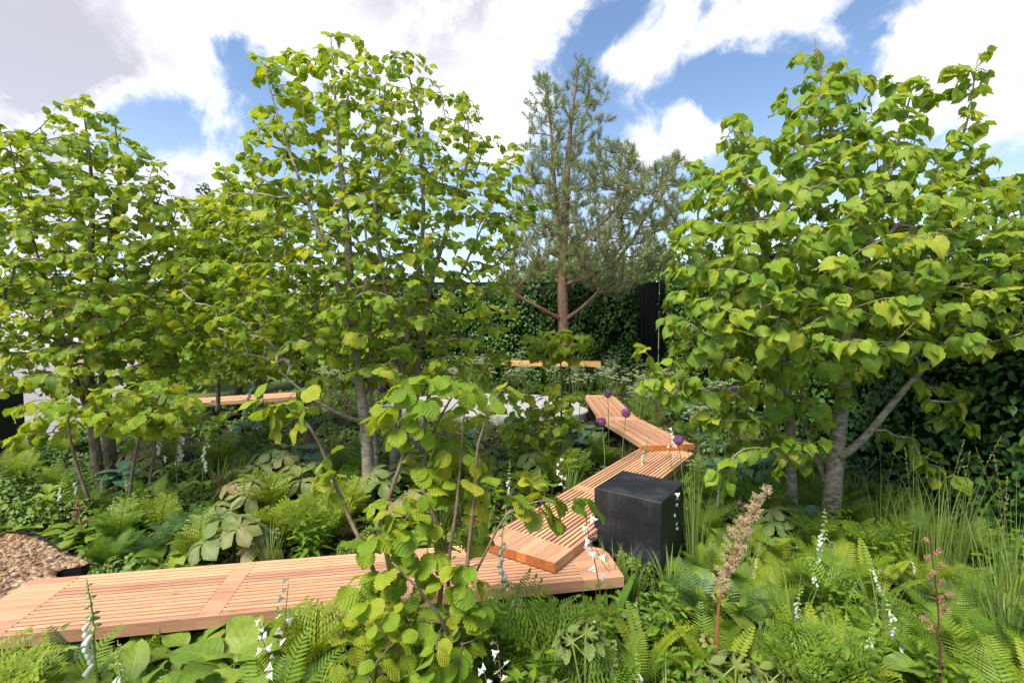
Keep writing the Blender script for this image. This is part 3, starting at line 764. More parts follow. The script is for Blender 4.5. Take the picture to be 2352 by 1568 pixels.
for kd, ids in lines:
    P = N[ids]
    seg = np.linalg.norm(np.diff(P, axis=0), axis=1); cum = np.concatenate([[0], np.cumsum(seg)]); L = cum[-1]
    if kd == 'stem': s_ = np.linspace(L * .93, L, 7)
    else: s_ = np.concatenate([np.arange(max(0, L - .75), L, .15), [L - .04, L, L]])
    for a in s_:
        p = np.array([np.interp(a, cum, P[:, i]) for i in range(3)])
        j = min(len(P) - 2, max(0, np.searchsorted(cum, a) - 1)); d = unit(P[j + 1] - P[j])
        for _ in range(1 if kd == 'branch' else 2):
            o = d * .5 + np.array([0, 0, .75]) + rng.normal(0, .45, 3)
            if a < L: p2 = p + unit(np.cross(d, rng.normal(0, 1, 3))) * rng.uniform(.02, .16)
            else: p2 = p
            pos.append(p2); yd.append(o); sc.append(rng.uniform(.17, .27))
g = G().inst(TUFT, pos, yd, rng.normal(0, 1, (len(pos), 3)), sc, np.clip(rng.beta(2.5, 2.5, len(pos)), 0, 1))
g.build('crown', M['needle'], pr)

# ------------------------------------------------------------------ setting: ground, soil, paving, terrace, gravel
def flat(name, poly, z, mat, mesh_n=0):
    g = G(); poly = np.array(poly, float)
    g.add(np.c_[poly, np.zeros(len(poly))], [np.array([list(range(len(poly)))])], .5)
    return struct(g.build(name, mat, loc=(0, 0, z)))
M['verge'] = plain('rough_grass', (.10, .135, .035), .95, .35, 3, .1, 0)
m, t = newmat('pale_paving')
tc_ = t.n('ShaderNodeTexCoord'); bk = t.n('ShaderNodeTexBrick'); t.link(tc_.outputs['Object'], bk.inputs['Vector'])
bk.inputs['Color1'].default_value = (.30, .285, .28, 1); bk.inputs['Color2'].default_value = (.26, .245, .24, 1); bk.inputs['Mortar'].default_value = (.16, .15, .14, 1)
bk.inputs['Scale'].default_value = 1; bk.inputs['Mortar Size'].default_value = .012; bk.inputs['Brick Width'].default_value = .9; bk.inputs['Row Height'].default_value = .6
pn = t.n('ShaderNodeBsdfPrincipled'); t.link(t.mix(t.math('MULTIPLY', t.noise(tc_.outputs['Object'], .8, 6, .65), .5), bk.outputs[0], (.21, .195, .185, 1)), pn.inputs['Base Color']); pn.inputs['Roughness'].default_value = .85
out(t, pn.outputs[0]); M['paving'] = m
M['sand'] = plain('sandy_verge', (.36, .25, .16), .95, .15, 1.5, .1, 0)
M['stone'] = plain('pale_stone', (.37, .355, .34), .8, .16, 7, .3, .003)
flat('ground', [(-600, -60), (600, -60), (600, 900), (-600, 900)], -.012, M['verge'])
flat('paving', [(-40, 3.9), (-7.25, 3.9), (-7.15, 6.4), (-7.3, 8.0), (-9.4, 12.5), (-12.5, 21.0), (-40, 21.0)], .004, M['paving'])
flat('sandy_path', [(-60, 21.0), (-12.5, 21.0), (-15.5, 25.5), (-60, 25.5)], .006, M['sand'])
# planted soil, one gently uneven sheet
nx, ny = 90, 110
xs = np.linspace(-7.15, 4.6, nx); ysv = np.linspace(.6, 14.2, ny)
XX, YY = np.meshgrid(xs, ysv)
def soil_z(x, y):
    return .02 + .02 * np.sin(x * 2.1 + 1) * np.sin(y * 1.7) + .012 * np.sin(x * 5 + y * 3)
ZZ = soil_z(XX, YY) + rng.normal(0, .006, XX.shape)
leftb = np.interp(YY, [0, 4, 6.4, 8, 14.2], [-7.1, -7.1, -7.1, -7.25, -4.6])
XX = np.maximum(XX, leftb)
ii = (np.arange(ny - 1)[:, None] * nx + np.arange(nx - 1)[None, :]).ravel()
g = G().add(np.c_[XX.ravel(), YY.ravel(), ZZ.ravel()], [np.stack([ii, ii + 1, ii + nx + 1, ii + nx], 1)], .5)
struct(g.build('soil', M['soil']))

# terrace of pale stone in the middle of the garden
terr = thing('stone_terrace', 'low round-edged terrace of pale stone slabs in front of the yellow counter', 'terrace', (-.55, 10.2, 0))
for (cx, cy_, rx, ry, z0, z1) in ((0, 0, 2.0, 1.35, -.02, .13), (.95, -1.05, 1.05, .75, -.02, .20), (-1.4, -.9, .9, .7, -.02, .17)):
    a = np.linspace(0, 2 * pi, 48, endpoint=False)
    po = np.c_[cx + rx * np.cos(a), cy_ + ry * np.sin(a)]
    g = G().prism(po, z0, z1 - .012)
    g.prism(np.c_[cx + (rx - .012) * np.cos(a), cy_ + (ry - .012) * np.sin(a)], z1 - .012, z1)
    g.build('slab', M['stone'], terr, smooth=False)

# gravel heap at the left with a dark edging strip
gp = np.array([on(-130, 1245, .1)[:2], on(60, 1246, .1)[:2], on(105, 1262, .1)[:2], on(150, 1300, .08)[:2], on(205, 1335, .06)[:2], on(125, 1352, .06)[:2], (-2.97, 3.02), (-3.06, 2.75), (-3.1, 2.35), (-4.6, 2.2), (-4.7, 3.4)])
def gravel_z(x, y):
    return .16 + .05 * np.sin(x * 2.3 + 2) * np.cos(y * 2.1)
M['gravel_base'] = plain('gravel_bed', (.30, .22, .13), .9, .4, 60, .2, .01)
M['pebble'] = leaf_mat('pebble', [(0, (.07, .04, .024)), (.3, (.21, .11, .052)), (.6, (.33, .195, .095)), (.85, (.46, .35, .24)), (1, (.11, .085, .075))], 0.0, .7, veins=0, bump=0)
g = G().prism(gp, -.02, .15)
struct(g.build('gravel_bed', M['gravel_base'], smooth=False))
lo, hi = gp.min(0), gp.max(0)
px_, py_ = rng.uniform(lo[0], hi[0], 15000), rng.uniform(lo[1], hi[1], 15000)
k = inside(gp, px_, py_); px_, py_ = px_[k], py_[k]
def pebble_tpl(seed):
    r = np.random.default_rng(seed)
    v = np.array([(1, 0, 0), (.4, .8, .1), (-.5, .75, 0), (-1, -.1, .05), (-.4, -.8, 0), (.5, -.8, .05), (.35, .1, .55), (-.35, .05, .6), (0, 0, -.5)], float)
    v = v * (1 + r.normal(0, .13, v.shape))
    t = [[0, 1, 6], [1, 2, 7], [1, 7, 6], [2, 3, 7], [3, 4, 7], [4, 5, 6], [4, 6, 7], [5, 0, 6], [1, 0, 8], [2, 1, 8], [3, 2, 8], [4, 3, 8], [5, 4, 8], [0, 5, 8]]
    return v, [np.array(t)], np.tile([.5, .5, 0.], (9, 1))
PEB = [pebble_tpl(i) for i in range(6)]
n = len(px_)
nrm = np.c_[rng.normal(0, .35, (n, 2)), np.ones(n)]
g = G().inst(PEB, np.c_[px_, py_, np.maximum(.155, gravel_z(px_, py_) - .01) + rng.uniform(-.004, .012, n)], rng.normal(0, 1, (n, 3)) * [1, 1, .2], nrm, rng.uniform(.010, .026, n) * rng.choice([1, 1, 1, 1.4], n))
tag(g.build('gravel', M['pebble'], smooth=False), 'loose golden brown gravel beside the end of the long walkway', None, kind='stuff')
g = G()
E_ = spline(np.c_[gp[:6], np.full(6, 0)], .05)
for a, b in zip(E_[:-1], E_[1:]):
    d = unit(b - a); nn = np.array([-d[1], d[0], 0]) * .004
    g.add([a - nn, b - nn, b + nn, a + nn, a - nn + [0, 0, .19], b - nn + [0, 0, .19], b + nn + [0, 0, .19], a + nn + [0, 0, .19]], [np.array([[4, 5, 6, 7], [0, 1, 5, 4], [2, 3, 7, 6]])], .5)
tag(g.build('edging_strip', M['black'], smooth=False), 'thin black edging strip curving round the gravel', 'edging')

# ------------------------------------------------------------------ timber walkways
def clip_line(poly, v):
    """interval of u covered by a convex polygon at this v"""
    us = []
    n = len(poly)
    for i in range(n):
        a, b = poly[i], poly[(i + 1) % n]
        if (a[1] - v) * (b[1] - v) < 0: us.append(a[0] + (b[0] - a[0]) * (v - a[1]) / (b[1] - a[1]))
    return (min(us), max(us)) if len(us) >= 2 else None

def walkway(name, label, poly, origin, ang, z, th, panels, pitch=.037, gap=.0125, cat='walkway', mats=('wood', 'wood_panel', 'wood_end'), group='slatted timber walkways', legs=()):
    """POLY in world plan; local x runs along the boards. PANELS: solid strips (x0, x1) across the boards"""
    root = thing(name, label, cat, (origin[0], origin[1], z), ang, group)
    c, s_ = cos(ang), sin(ang)
    L = [((p[0] - origin[0]) * c + (p[1] - origin[1]) * s_, -(p[0] - origin[0]) * s_ + (p[1] - origin[1]) * c) for p in poly]
    vs = [p[1] for p in L]; v0, v1 = min(vs), max(vs)
    nb = int(round((v1 - v0) / pitch)); pt = (v1 - v0) / nb
    deck = G(); pan = [G() for _ in panels]; ends = G()
    def clipped(va, vb):
        e = 1e-4
        A, B = clip_line(L, va + e), clip_line(L, vb - e)
        return A, B
    def lath(gm, va, vb, cuts, rnd, top=0.0, bot=-th):
        A, B = clipped(va, vb)
        if A is None or B is None: return
        for (x0, x1, o0, o1) in cuts:
            xa0, xb0 = (max(A[0], x0), max(B[0], x0)); xa1, xb1 = (min(A[1], x1), min(B[1], x1))
            if xa1 - xa0 < .004 or xb1 - xb0 < .004: continue
            e = .0022
            v = [(xa0, va, bot), (xa1, va, bot), (xb1, vb, bot), (xb0, vb, bot), (xa0, va, top - e), (xa1, va, top - e), (xb1, vb, top - e), (xb0, vb, top - e),
                 (xa0 + e, va + e, top), (xa1 - e, va + e, top), (xb1 - e, vb - e, top), (xb0 + e, vb - e, top)]
            gm.add(v, [np.array([[3, 2, 1, 0], [8, 9, 10, 11], [0, 1, 5, 4], [2, 3, 7, 6], [4, 5, 9, 8], [5, 6, 10, 9], [6, 7, 11, 10], [7, 4, 8, 11]])], rnd)
            # sawn ends, showing end grain, 2 mm proud of the board
            for (p, q, sg) in (((xa0, va), (xb0, vb), -1), ((xa1, va), (xb1, vb), 1)):
                d = .0015 * sg
                f = [[0, 1, 2, 3]] if sg > 0 else [[3, 2, 1, 0]]
                ends.add([(p[0] + d, p[1], bot), (q[0] + d, q[1], bot), (q[0] + d, q[1], top - e), (p[0] + d, p[1], top - e)], [np.array(f)], rng.random())
    free = []
    x = -99
    for p in panels: free.append((x, p[0], 0, 0)); x = p[1]
    free.append((x, 99, 0, 0))
    for i in range(nb):
        va = v0 + i * pt; edge = i in (0, nb - 1)
        lath(deck, va + (gap / 2 if i else 0), va + pt - (gap / 2 if i < nb - 1 else 0), free, rng.random())
    for gi, p in zip(pan, panels):
        k = 2
        for i in range(0, nb, k):
            va = v0 + i * pt; vb = min(v1, v0 + (i + k) * pt)
            lath(gi, va, vb - .0006, [(p[0] + .0003, p[1] - .0003, 0, 0)], rng.random())
    deck.build('slatted_deck', M[mats[0]], root, smooth=False)
    for gi in pan:
        if gi.n: gi.build('cross_panel', M[mats[1]], root, smooth=False)
    ends.build('sawn_end', M[mats[2]], root, smooth=False)
    for (x0, x1) in legs:
        b = G().box((x0, v0 + .07, -z + .0), (x1, v1 - .07, -th - .001)); b.build('support', M['black'], root, smooth=False)
    return root

ZA, ZB, ZC = .28, .355, .43
bl, br2, br, fl = np.array([-3.07, 3.012]), np.array([.68, 3.41]), np.array([.725, 3.05]), np.array([-2.985, 2.392])
dirA = np.array([1, .172]); dirA = dirA / np.linalg.norm(dirA); angA = atan2(dirA[1], dirA[0])
back_end = bl + dirA * (3.57 / 1.0)
fl = br - dirA * np.dot(br - (-2.985, 2.392), dirA)
polyA = [fl, br, br2, np.array([.47, 3.60]), bl + dirA * .0]
# make the long sides parallel
nrmA = np.array([-dirA[1], dirA[0]])
wA = np.dot(bl - br, nrmA)
polyA = [fl, br, br2, br + nrmA * wA + dirA * (-.33), bl]
LA = np.dot(br - fl, dirA)
walkway('walkway', 'long pale slatted walkway running from the gravel to the black cube', polyA, fl, angA, ZA, .072,
        [(-.3, .30), (1.24, 1.36), (2.40, 2.52), (LA - .27, LA + .3)], legs=[(.5, .6), (1.9, 2.0), (3.1, 3.2)])
# B: rises from the long walkway past the cube
dirB = unit(np.array([.589, .808])); nrmB = np.array([-dirB[1], dirB[0]]); angB = atan2(dirB[1], dirB[0])
b0 = on(1275, 1292, ZB)[:2]; b1 = on(1105, 1240, ZB)[:2]
wB = np.dot(b1 - b0, nrmB); b1 = b0 + nrmB * wB + dirB * np.dot(b1 - b0, dirB) * .9
LB = 3.15
polyB = [b0, b0 + dirB * LB, b0 + dirB * (LB + .1) + nrmB * wB, b1]
walkway('walkway', 'middle slatted walkway laid over the long one beside the black cube', polyB, b0, angB, ZB, .066,
        [(-.5, .24), (1.28, 1.40), (LB - .2, LB + .5)], legs=[(1.0, 1.1), (2.4, 2.5)])
# C: two lengths leading to the terrace
c0, c1 = on(1474, 1023, ZC)[:2], on(1595, 1018.5, ZC)[:2]
ck_l, ck_r = on(1429, 976, ZC)[:2], on(1470, 959, ZC)[:2]
cf_l, cf_r = on(1338, 907, ZC)[:2], on(1413, 907, ZC)[:2]
def quadwalk(name, label, q, panels, z, **kw):
    """q: near-left, near-right, far-right, far-left"""
    q = [np.array(p) for p in q]
    d = unit((q[3] + q[2]) / 2 - (q[0] + q[1]) / 2); ang = atan2(d[1], d[0])
    return walkway(name, label, [q[1], q[2], q[3], q[0]], q[1], ang, z, .07, panels, **kw)
# keep real widths
wC = .64
d1 = unit(ck_r - c1); n1 = np.array([-d1[1], d1[0]])
L1 = np.linalg.norm(ck_r - c1)
quadwalk('walkway', 'slatted walkway above the cube with a purple allium in front of its corner', [c0, c1, ck_r, ck_r + n1 * wC + d1 * .12], [(-.4, .05), (L1 - .12, L1 + .6)], ZC, legs=[(.5, .6)])
d2 = unit(cf_r - ck_r); n2 = np.array([-d2[1], d2[0]]); L2 = np.linalg.norm(cf_r - ck_r)
quadwalk('walkway', 'farthest slatted walkway narrowing towards the pale stone terrace', [ck_r + n1 * wC + d1 * .125, ck_r + d1 * .004, cf_r, cf_r + n2 * wC], [(-.4, .08), (L2 - .2, L2 + .6)], ZC - .002, legs=[(.6, .7), (1.7, 1.8)])
# yellow counter by the back hedge
yd_ = 12.4; zy = at(1200, 828, yd_)[2]
y0, y1, y2, y3 = on(1142, 820, zy)[:2], on(1365, 834, zy)[:2], on(1355, 838, zy)[:2], on(1230, 833, zy)[:2]
xa, xb = at(1142, 826, yd_)[0], at(1368, 826, yd_)[0]
walkway('counter', 'yellow timber counter on black legs before the back hedge', [(xa, yd_ + .25), (xa + .25, yd_ - .45), (xb, yd_ - .75), (xb + .12, yd_ - .05)], (xa, yd_), -.12, zy, .09,
        [(-.5, .3), (xb - xa - .3, xb - xa + .9)], pitch=.06, gap=.006, cat='counter', mats=('wood_yel', 'wood_yel', 'wood_yel'), group=None, legs=[(.35, .45), (xb - xa - .6, xb - xa - .45)])
# far left timber length
e0, e1 = on(425, 926, .42)[:2], on(600, 915, .42)[:2]
dE = unit(e1 - e0); nE = np.array([-dE[1], dE[0]])
quadwalk('walkway', 'short length of walkway half hidden between the two leafy trees', [e0 + nE * .62, e0, e1 + dE * .6, e1 + dE * .6 + nE * .62], [(-.4, .15)], .42, legs=[(.4, .5)])

# ------------------------------------------------------------------ black cube seat
m, t = newmat('charred_timber')
tc = t.n('ShaderNodeTexCoord')
mp = t.n('ShaderNodeMapping'); mp.inputs['Location'].default_value = (-.9, .5, -.3); mp.inputs['Scale'].default_value = (1, 1, .25); t.link(tc.outputs['Object'], mp.inputs['Vector'])
wv = t.n('ShaderNodeTexWave', wave_type='RINGS', rings_direction='Z'); t.link(mp.outputs[0], wv.inputs['Vector'])
wv.inputs['Scale'].default_value = 9; wv.inputs['Distortion'].default_value = 3.5; wv.inputs['Detail'].default_value = 3; wv.inputs['Detail Scale'].default_value = .8
nz = t.noise(tc.outputs['Object'], 5, 5); nz2_ = t.noise(tc.outputs['Object'], 90, 3)
c = t.ramp(t.math('ADD', t.math('MULTIPLY', wv.outputs['Fac'], .05), t.math('MULTIPLY', nz, .95)), [(.28, (.005, .0055, .007)), (.5, (.012, .013, .016)), (.66, (.032, .033, .038))])
p = t.n('ShaderNodeBsdfPrincipled'); t.link(c, p.inputs['Base Color']); p.inputs['Specular IOR Level'].default_value = .45
t.link(t.math('ADD', t.math('MULTIPLY', nz, .30), .42), p.inputs['Roughness'])
b = t.n('ShaderNodeBump'); b.inputs['Strength'].default_value = .6; b.inputs['Distance'].default_value = .002
t.link(t.math('ADD', t.math('MULTIPLY', wv.outputs['Fac'], .05), t.math('MULTIPLY', nz2_, .5)), b.inputs['Height']); t.link(b.outputs[0], p.inputs['Normal'])
out(t, p.outputs[0]); M['char'] = m
cs = .515
cube = thing('cube_seat', 'large black charred timber cube standing where the walkways meet', 'seat', (.622, 3.60, .168), -.632)
G().box((0, 0, 0), (cs, cs, cs * .965), bev=.004).build('block', M['char'], cube, smooth=False)
G().box((.05, .05, -.168), (cs - .05, cs - .05, -.001)).build('plinth', M['black'], cube, smooth=False)

# ------------------------------------------------------------------ fences, hedges
M['fence'] = plain('black_fence', (.012, .012, .013), .6, .35, 14, .35, .003, (8, 8, .6))
def fence(name, label, a, b, z1, step=.14, postn=4):
    a, b = np.array(a), np.array(b); d = unit(b - a); L = np.linalg.norm(b - a)
    r = thing(name, label, 'fence', (*a, 0), atan2(d[1], d[0]), None)
    g = G(); x = 0
    while x < L - .02:
        wd = min(step, L - x); g.box((x, -.012, 0.0), (x + wd - .006, .012, z1 - .02), bev=.002); x += step
    g.build('board_panel', M['fence'], r, smooth=False)
    G().box((-.03, -.04, z1 - .018), (L + .03, .04, z1 + .03), bev=.004).build('top_rail', M['fence'], r, smooth=False)
    for i in range(postn):
        px = i * (L - .1) / (postn - 1); G().box((px, .014, 0), (px + .09, .10, z1 - .02)).build('post', M['fence'], r, smooth=False)
    return r
fence('board_fence', 'long black board fence behind the back hedge', (-4.5, 14.05), (4.25, 14.05), 2.93, postn=6)
fence('board_fence', 'black board fence at the corner between back hedge and side hedge', (4.27, 14.0), (4.42, 8.0), 2.99, postn=5)
m_ = thing('brick_chimney', 'small orange brick chimney top showing just above the black fence', 'chimney', at(1272, 700, 34.0))
g = G().box((-.45, -.3, -3.5), (.45, .3, .35)); M['brick'] = plain('orange_brick', (.42, .17, .085), .9, .3, 6)
g.build('stack', M['brick'], m_, smooth=False); G().box((-.52, -.37, .352), (.52, .37, .45)).build('cap', M['brick'], m_, smooth=False)

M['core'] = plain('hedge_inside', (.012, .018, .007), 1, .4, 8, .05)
def hedge(name, label, a, b, z1, depth, dens, size=.07, base=.15, lump=.10, side=1, rnd=(2.2, 3.2), endcaps=True):
    """hedge along a-b; its seen face lies on the SIDE (left of a->b when 1)"""
    a, b = np.array(a, float), np.array(b, float); d = unit(b - a); L = np.linalg.norm(b - a); nn = np.array([-d[1], d[0]]) * side
    r = thing(name, label, 'hedge', (*a, 0), 0)
    def W3(x, out_, z): return np.c_[x[:, None] * d + out_[:, None] * nn, z]
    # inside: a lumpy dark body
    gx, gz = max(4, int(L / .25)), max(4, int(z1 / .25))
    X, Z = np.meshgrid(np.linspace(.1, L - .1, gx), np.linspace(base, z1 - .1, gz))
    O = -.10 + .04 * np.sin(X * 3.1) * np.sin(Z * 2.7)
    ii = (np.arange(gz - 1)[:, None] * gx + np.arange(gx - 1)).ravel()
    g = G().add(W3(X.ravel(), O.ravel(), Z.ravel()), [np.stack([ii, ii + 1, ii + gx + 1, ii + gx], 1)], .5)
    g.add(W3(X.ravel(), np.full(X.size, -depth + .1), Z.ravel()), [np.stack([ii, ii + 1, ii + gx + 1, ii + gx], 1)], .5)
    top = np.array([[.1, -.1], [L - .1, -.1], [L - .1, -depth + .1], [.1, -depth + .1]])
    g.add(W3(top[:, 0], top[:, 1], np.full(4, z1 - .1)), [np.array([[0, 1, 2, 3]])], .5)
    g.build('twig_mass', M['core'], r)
    n = int(L * z1 * dens); nt = int(L * depth * dens * .8)
    x = rng.uniform(0, L, n); z = base * .3 + (z1 - base * .3) * rng.random(n)
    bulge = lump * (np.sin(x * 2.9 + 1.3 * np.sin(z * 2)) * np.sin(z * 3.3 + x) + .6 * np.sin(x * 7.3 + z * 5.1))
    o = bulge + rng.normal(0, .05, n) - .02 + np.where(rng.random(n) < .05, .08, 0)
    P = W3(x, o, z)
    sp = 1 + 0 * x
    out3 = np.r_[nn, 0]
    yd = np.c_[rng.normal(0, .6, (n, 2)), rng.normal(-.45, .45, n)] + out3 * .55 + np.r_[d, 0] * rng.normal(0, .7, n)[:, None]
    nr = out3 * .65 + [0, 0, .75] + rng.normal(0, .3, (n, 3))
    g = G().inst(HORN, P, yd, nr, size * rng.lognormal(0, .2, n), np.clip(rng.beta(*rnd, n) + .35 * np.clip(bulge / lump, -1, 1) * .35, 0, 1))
    xt = rng.uniform(0, L, nt); ot = rng.uniform(-depth, .05, nt)
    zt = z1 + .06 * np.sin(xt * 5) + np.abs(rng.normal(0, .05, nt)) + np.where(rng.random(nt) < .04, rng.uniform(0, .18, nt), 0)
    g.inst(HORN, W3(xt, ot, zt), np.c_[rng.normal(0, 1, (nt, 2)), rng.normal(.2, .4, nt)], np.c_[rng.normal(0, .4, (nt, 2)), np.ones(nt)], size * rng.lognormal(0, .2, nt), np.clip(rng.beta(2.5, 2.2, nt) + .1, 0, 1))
    if endcaps:
        for xe, sg in ((0, -1), (L, 1)):
            ne = int(depth * z1 * dens); oe = rng.uniform(-depth, 0, ne); ze = rng.uniform(base, z1, ne)
            g.inst(HORN, W3(xe + sg * np.abs(rng.normal(0, .05, ne)), oe, ze), np.r_[d * sg, -.5] + rng.normal(0, .5, (ne, 3)), np.r_[d * sg * .7, .7] + rng.normal(0, .3, (ne, 3)), size * rng.lognormal(0, .2, ne), rng.beta(*rnd, ne))
    g.build('foliage', M['hedge'], r)
    # trunks at the foot
    for xx in np.arange(.3, L, .6):
        q = W3(np.array([xx, xx + .04, xx - .02]), np.array([-depth * .5] * 3), np.array([0, .5, 1.2]))
        G().tube(q, [.025, .02, .014], 6).build('trunk', M['bark_dark'], r)
    return r
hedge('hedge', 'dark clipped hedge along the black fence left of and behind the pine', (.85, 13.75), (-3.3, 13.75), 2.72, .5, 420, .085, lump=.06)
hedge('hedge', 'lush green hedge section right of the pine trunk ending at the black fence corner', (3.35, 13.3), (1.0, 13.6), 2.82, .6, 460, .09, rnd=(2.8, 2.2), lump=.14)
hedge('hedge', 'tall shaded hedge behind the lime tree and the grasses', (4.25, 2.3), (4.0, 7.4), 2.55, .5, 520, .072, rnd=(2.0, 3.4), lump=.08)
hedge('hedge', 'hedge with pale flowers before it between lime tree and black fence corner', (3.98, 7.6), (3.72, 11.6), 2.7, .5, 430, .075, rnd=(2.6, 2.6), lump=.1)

# ------------------------------------------------------------------ far things: hoarding, houses, trees, post
M['white_wall'] = plain('white_boards', (.62, .61, .64), .8, .05, 2)
M['brickwork'] = plain('pinkish_brick', (.40, .25, .185), .9, .22, 3)
M['tile'] = plain('roof_tile', (.22, .11, .075), .9, .3, 5)
M['glass'] = plain('window_glass', (.05, .06, .07), .12, .2, 2, .6)
p0, p1 = at(5, 810, 26.5), at(183, 810, 26.5)
ho = thing('white_hoarding', 'white board hoarding at the edge of the sandy ground', 'hoarding', (p0[0] - 6, 26.5, 0))
for i in range(5):
    wdt = (p1[0] - p0[0] + 6) / 5
    G().box((i * wdt, -.03, .05), ((i + 1) * wdt - .02, .03, 2.35), bev=.005).build('panel', M['white_wall'], ho, smooth=False)
    G().box((i * wdt - .05, .035, 0), (i * wdt + .05, .12, 2.3)).build('post', M['white_wall'], ho, smooth=False)
def house(name, label, px0, px1, depth, wall_h, roof_h, dep, mat, nwin):
    a, b = at(px0, 800, depth)[0], at(px1, 800, depth)[0]; Wd = b - a
    r = thing(name, label, 'house', (a, depth, 0))
    G().box((0, 0, 0), (Wd, dep, wall_h)).build('wall', M[mat], r, smooth=False)
    e = .35
    v = [(-e, -e, wall_h + .003), (Wd + e, -e, wall_h + .003), (Wd + e, dep + e, wall_h + .003), (-e, dep + e, wall_h + .003), (-e, dep / 2, wall_h + roof_h), (Wd + e, dep / 2, wall_h + roof_h)]
    g = G().add(v, [np.array([[0, 1, 5, 4], [2, 3, 4, 5], [3, 2, 1, 0]]), np.array([[1, 2, 5], [3, 0, 4]])], .5)
    g.build('roof', M['tile'], r, smooth=False)
    for i in range(nwin):
        cx = Wd * (i + .5) / nwin
        f = G().box((cx - .55, -.05, .95), (cx + .55, -.003, 2.2)); fo = f.build('window', M['white_wall'], r, smooth=False)
        G().box((cx - .47, -.056, 1.03), (cx + .47, -.051, 2.12)).build('pane', M['glass'], fo, smooth=False)
    return r
house('brick_house', 'low pinkish brick house seen through the leaves of the tree by the paving', 190, 470, 33, 3.0, 1.5, 6, 'brickwork', 4)

def simple_tree(name, label, px, py_top, depth, wpx, mat, tp, size, n, conifer=False, seed=0, h0=.15, group=None, skip=0):
    base = at(px, 800, depth); base[2] = 0
    top = at(px, py_top, depth)[2]; Wd = wpx / F * depth
    r = thing(name, label, 'tree', base, 0, group)
    rs = np.random.default_rng(seed)
    G().tube([(0, 0, 0), (.05, 0, top * .5), (0, .05, top * .9)], [.05 * top ** .9 * .6, .04 * top ** .9 * .5, .02], 8).build('trunk', M['bark_dark'], r)
    zc = top * (.5 + h0 / 2); hz_ = top * (1 - h0) / 2
    cl = rs.normal(0, 1, (34, 3)); cl = unit(cl) * rs.uniform(.45, .98, (34, 1))
    if conifer: cl[:, :2] *= (1.05 - (cl[:, 2:3] + 1) / 2) * 1.2
    per = n // 34
    P, Y, Nn = [], [], []
    br = G()
    for c_ in cl:
        rad = .36 if not conifer else .25
        q = c_ + unit(rs.normal(0, 1, (per, 3))) * rad * rs.uniform(.3, 1, (per, 1)) ** .5
        w_ = np.c_[q[:, 0] * Wd / 2, q[:, 1] * Wd / 2, zc + q[:, 2] * hz_]
        P.append(w_); Y.append(rs.normal(0, 1, (per, 3)) + [0, 0, -.2 if not conifer else .5]); Nn.append(q * .6 + [0, 0, .7] + rs.normal(0, .35, (per, 3)))
        e = np.array([c_[0] * Wd / 2, c_[1] * Wd / 2, zc + c_[2] * hz_])
        br.tube([(0, 0, max(.3, e[2] * .55)), e * [.5, .5, 0] + [0, 0, e[2] * .85], e], [.035, .025, .01], 4)
    br.build('limb', M['bark_dark'], r)
    P = np.vstack(P); k = P[:, 2] > .2
    G().inst(tp, P[k], np.vstack(Y)[k], np.vstack(Nn)[k], size * rs.uniform(.7, 1.3, k.sum()), rs.beta(2.3, 2.3, k.sum())).build('crown', mat, r)
    return r
M['far_green'] = leaf_mat('far_green_leaf', [(0, (.06, .13, .03)), (.5, (.11, .20, .04)), (1, (.22, .30, .06))], .3, veins=0, bump=0)
M['far_dark'] = leaf_mat('far_dark_leaf', [(0, (.02, .06, .025)), (.5, (.035, .085, .035)), (1, (.07, .13, .045))], .2, veins=0, bump=0)
M['far_yellow'] = leaf_mat('far_yellow_leaf', [(0, (.22, .30, .03)), (.5, (.38, .42, .03)), (1, (.55, .50, .05))], .35, veins=0, bump=0)
FT = [('pale green tree showing over the fence just left of the pine', 1215, 590, 34, 190, 'far_green', 1), ('broad pale tree behind the pine trunk', 1340, 560, 38, 220, 'far_green', 2),
      ('ivy clad green tree behind the right half of the pine', 1500, 545, 26, 170, 'far_green', 3), ('dark rounded conifer beyond the pine', 1320, 545, 60, 130, 'far_dark', 4),
      ('green tree beyond the fence corner beside the lime tree', 1610, 565, 24, 150, 'far_green', 5), ('leafy tree far behind the lime tree crown', 1760, 580, 30, 230, 'far_green', 6),
      ('distant tree seen beyond the shaded hedge', 2180, 540, 30, 300, 'far_green', 7), ('dark conifer showing between the two leafy trees', 480, 440, 30, 110, 'far_dark', 8), ('smaller dark conifer beside the taller one', 560, 480, 32, 110, 'far_dark', 9),
      ('green tree beyond the brick house', 300, 640, 46, 260, 'far_green', 10), ('dark green tree above the white hoarding', 40, 630, 40, 220, 'far_dark', 11), ('green tree behind the tall tree stems', 760, 650, 40, 330, 'far_green', 12), ('leafy tree over the left end of the black fence', 980, 650, 36, 230, 'far_green', 13)]
for (lb, px, py, dp, wd, mt, sd_) in FT:
    con = 'conifer' in lb
    simple_tree('conifer' if con else 'broadleaf_tree', lb, px, py, dp, wd, M[mt], SMALL, .20 * dp / 30 + .06, 3000, con, sd_, group='trees beyond the garden fence')
MID = [('bushy green shrub closing the view right of the paved area', 400, 690, 12.8, 190), ('rounded shrub left of the black fence end', 700, 640, 13.6, 240), ('tall leafy shrub between the trees by the paving', 545, 600, 12.2, 210), ('dense green shrub at the left end of the back fence', 850, 680, 12.9, 200)]
for i, (lb, px, py, dp, wd) in enumerate(MID):
    simple_tree('leafy_shrub', lb, px, py, dp, wd, M['centre'], SMALL, .14, 2600, False, 60 + i, .0, group='shrubs beside the paved area')
MT = [(470, 430), (560, 400), (640, 430), (700, 520), (700, 800), (600, 880), (450, 870), (400, 760), (410, 560)]
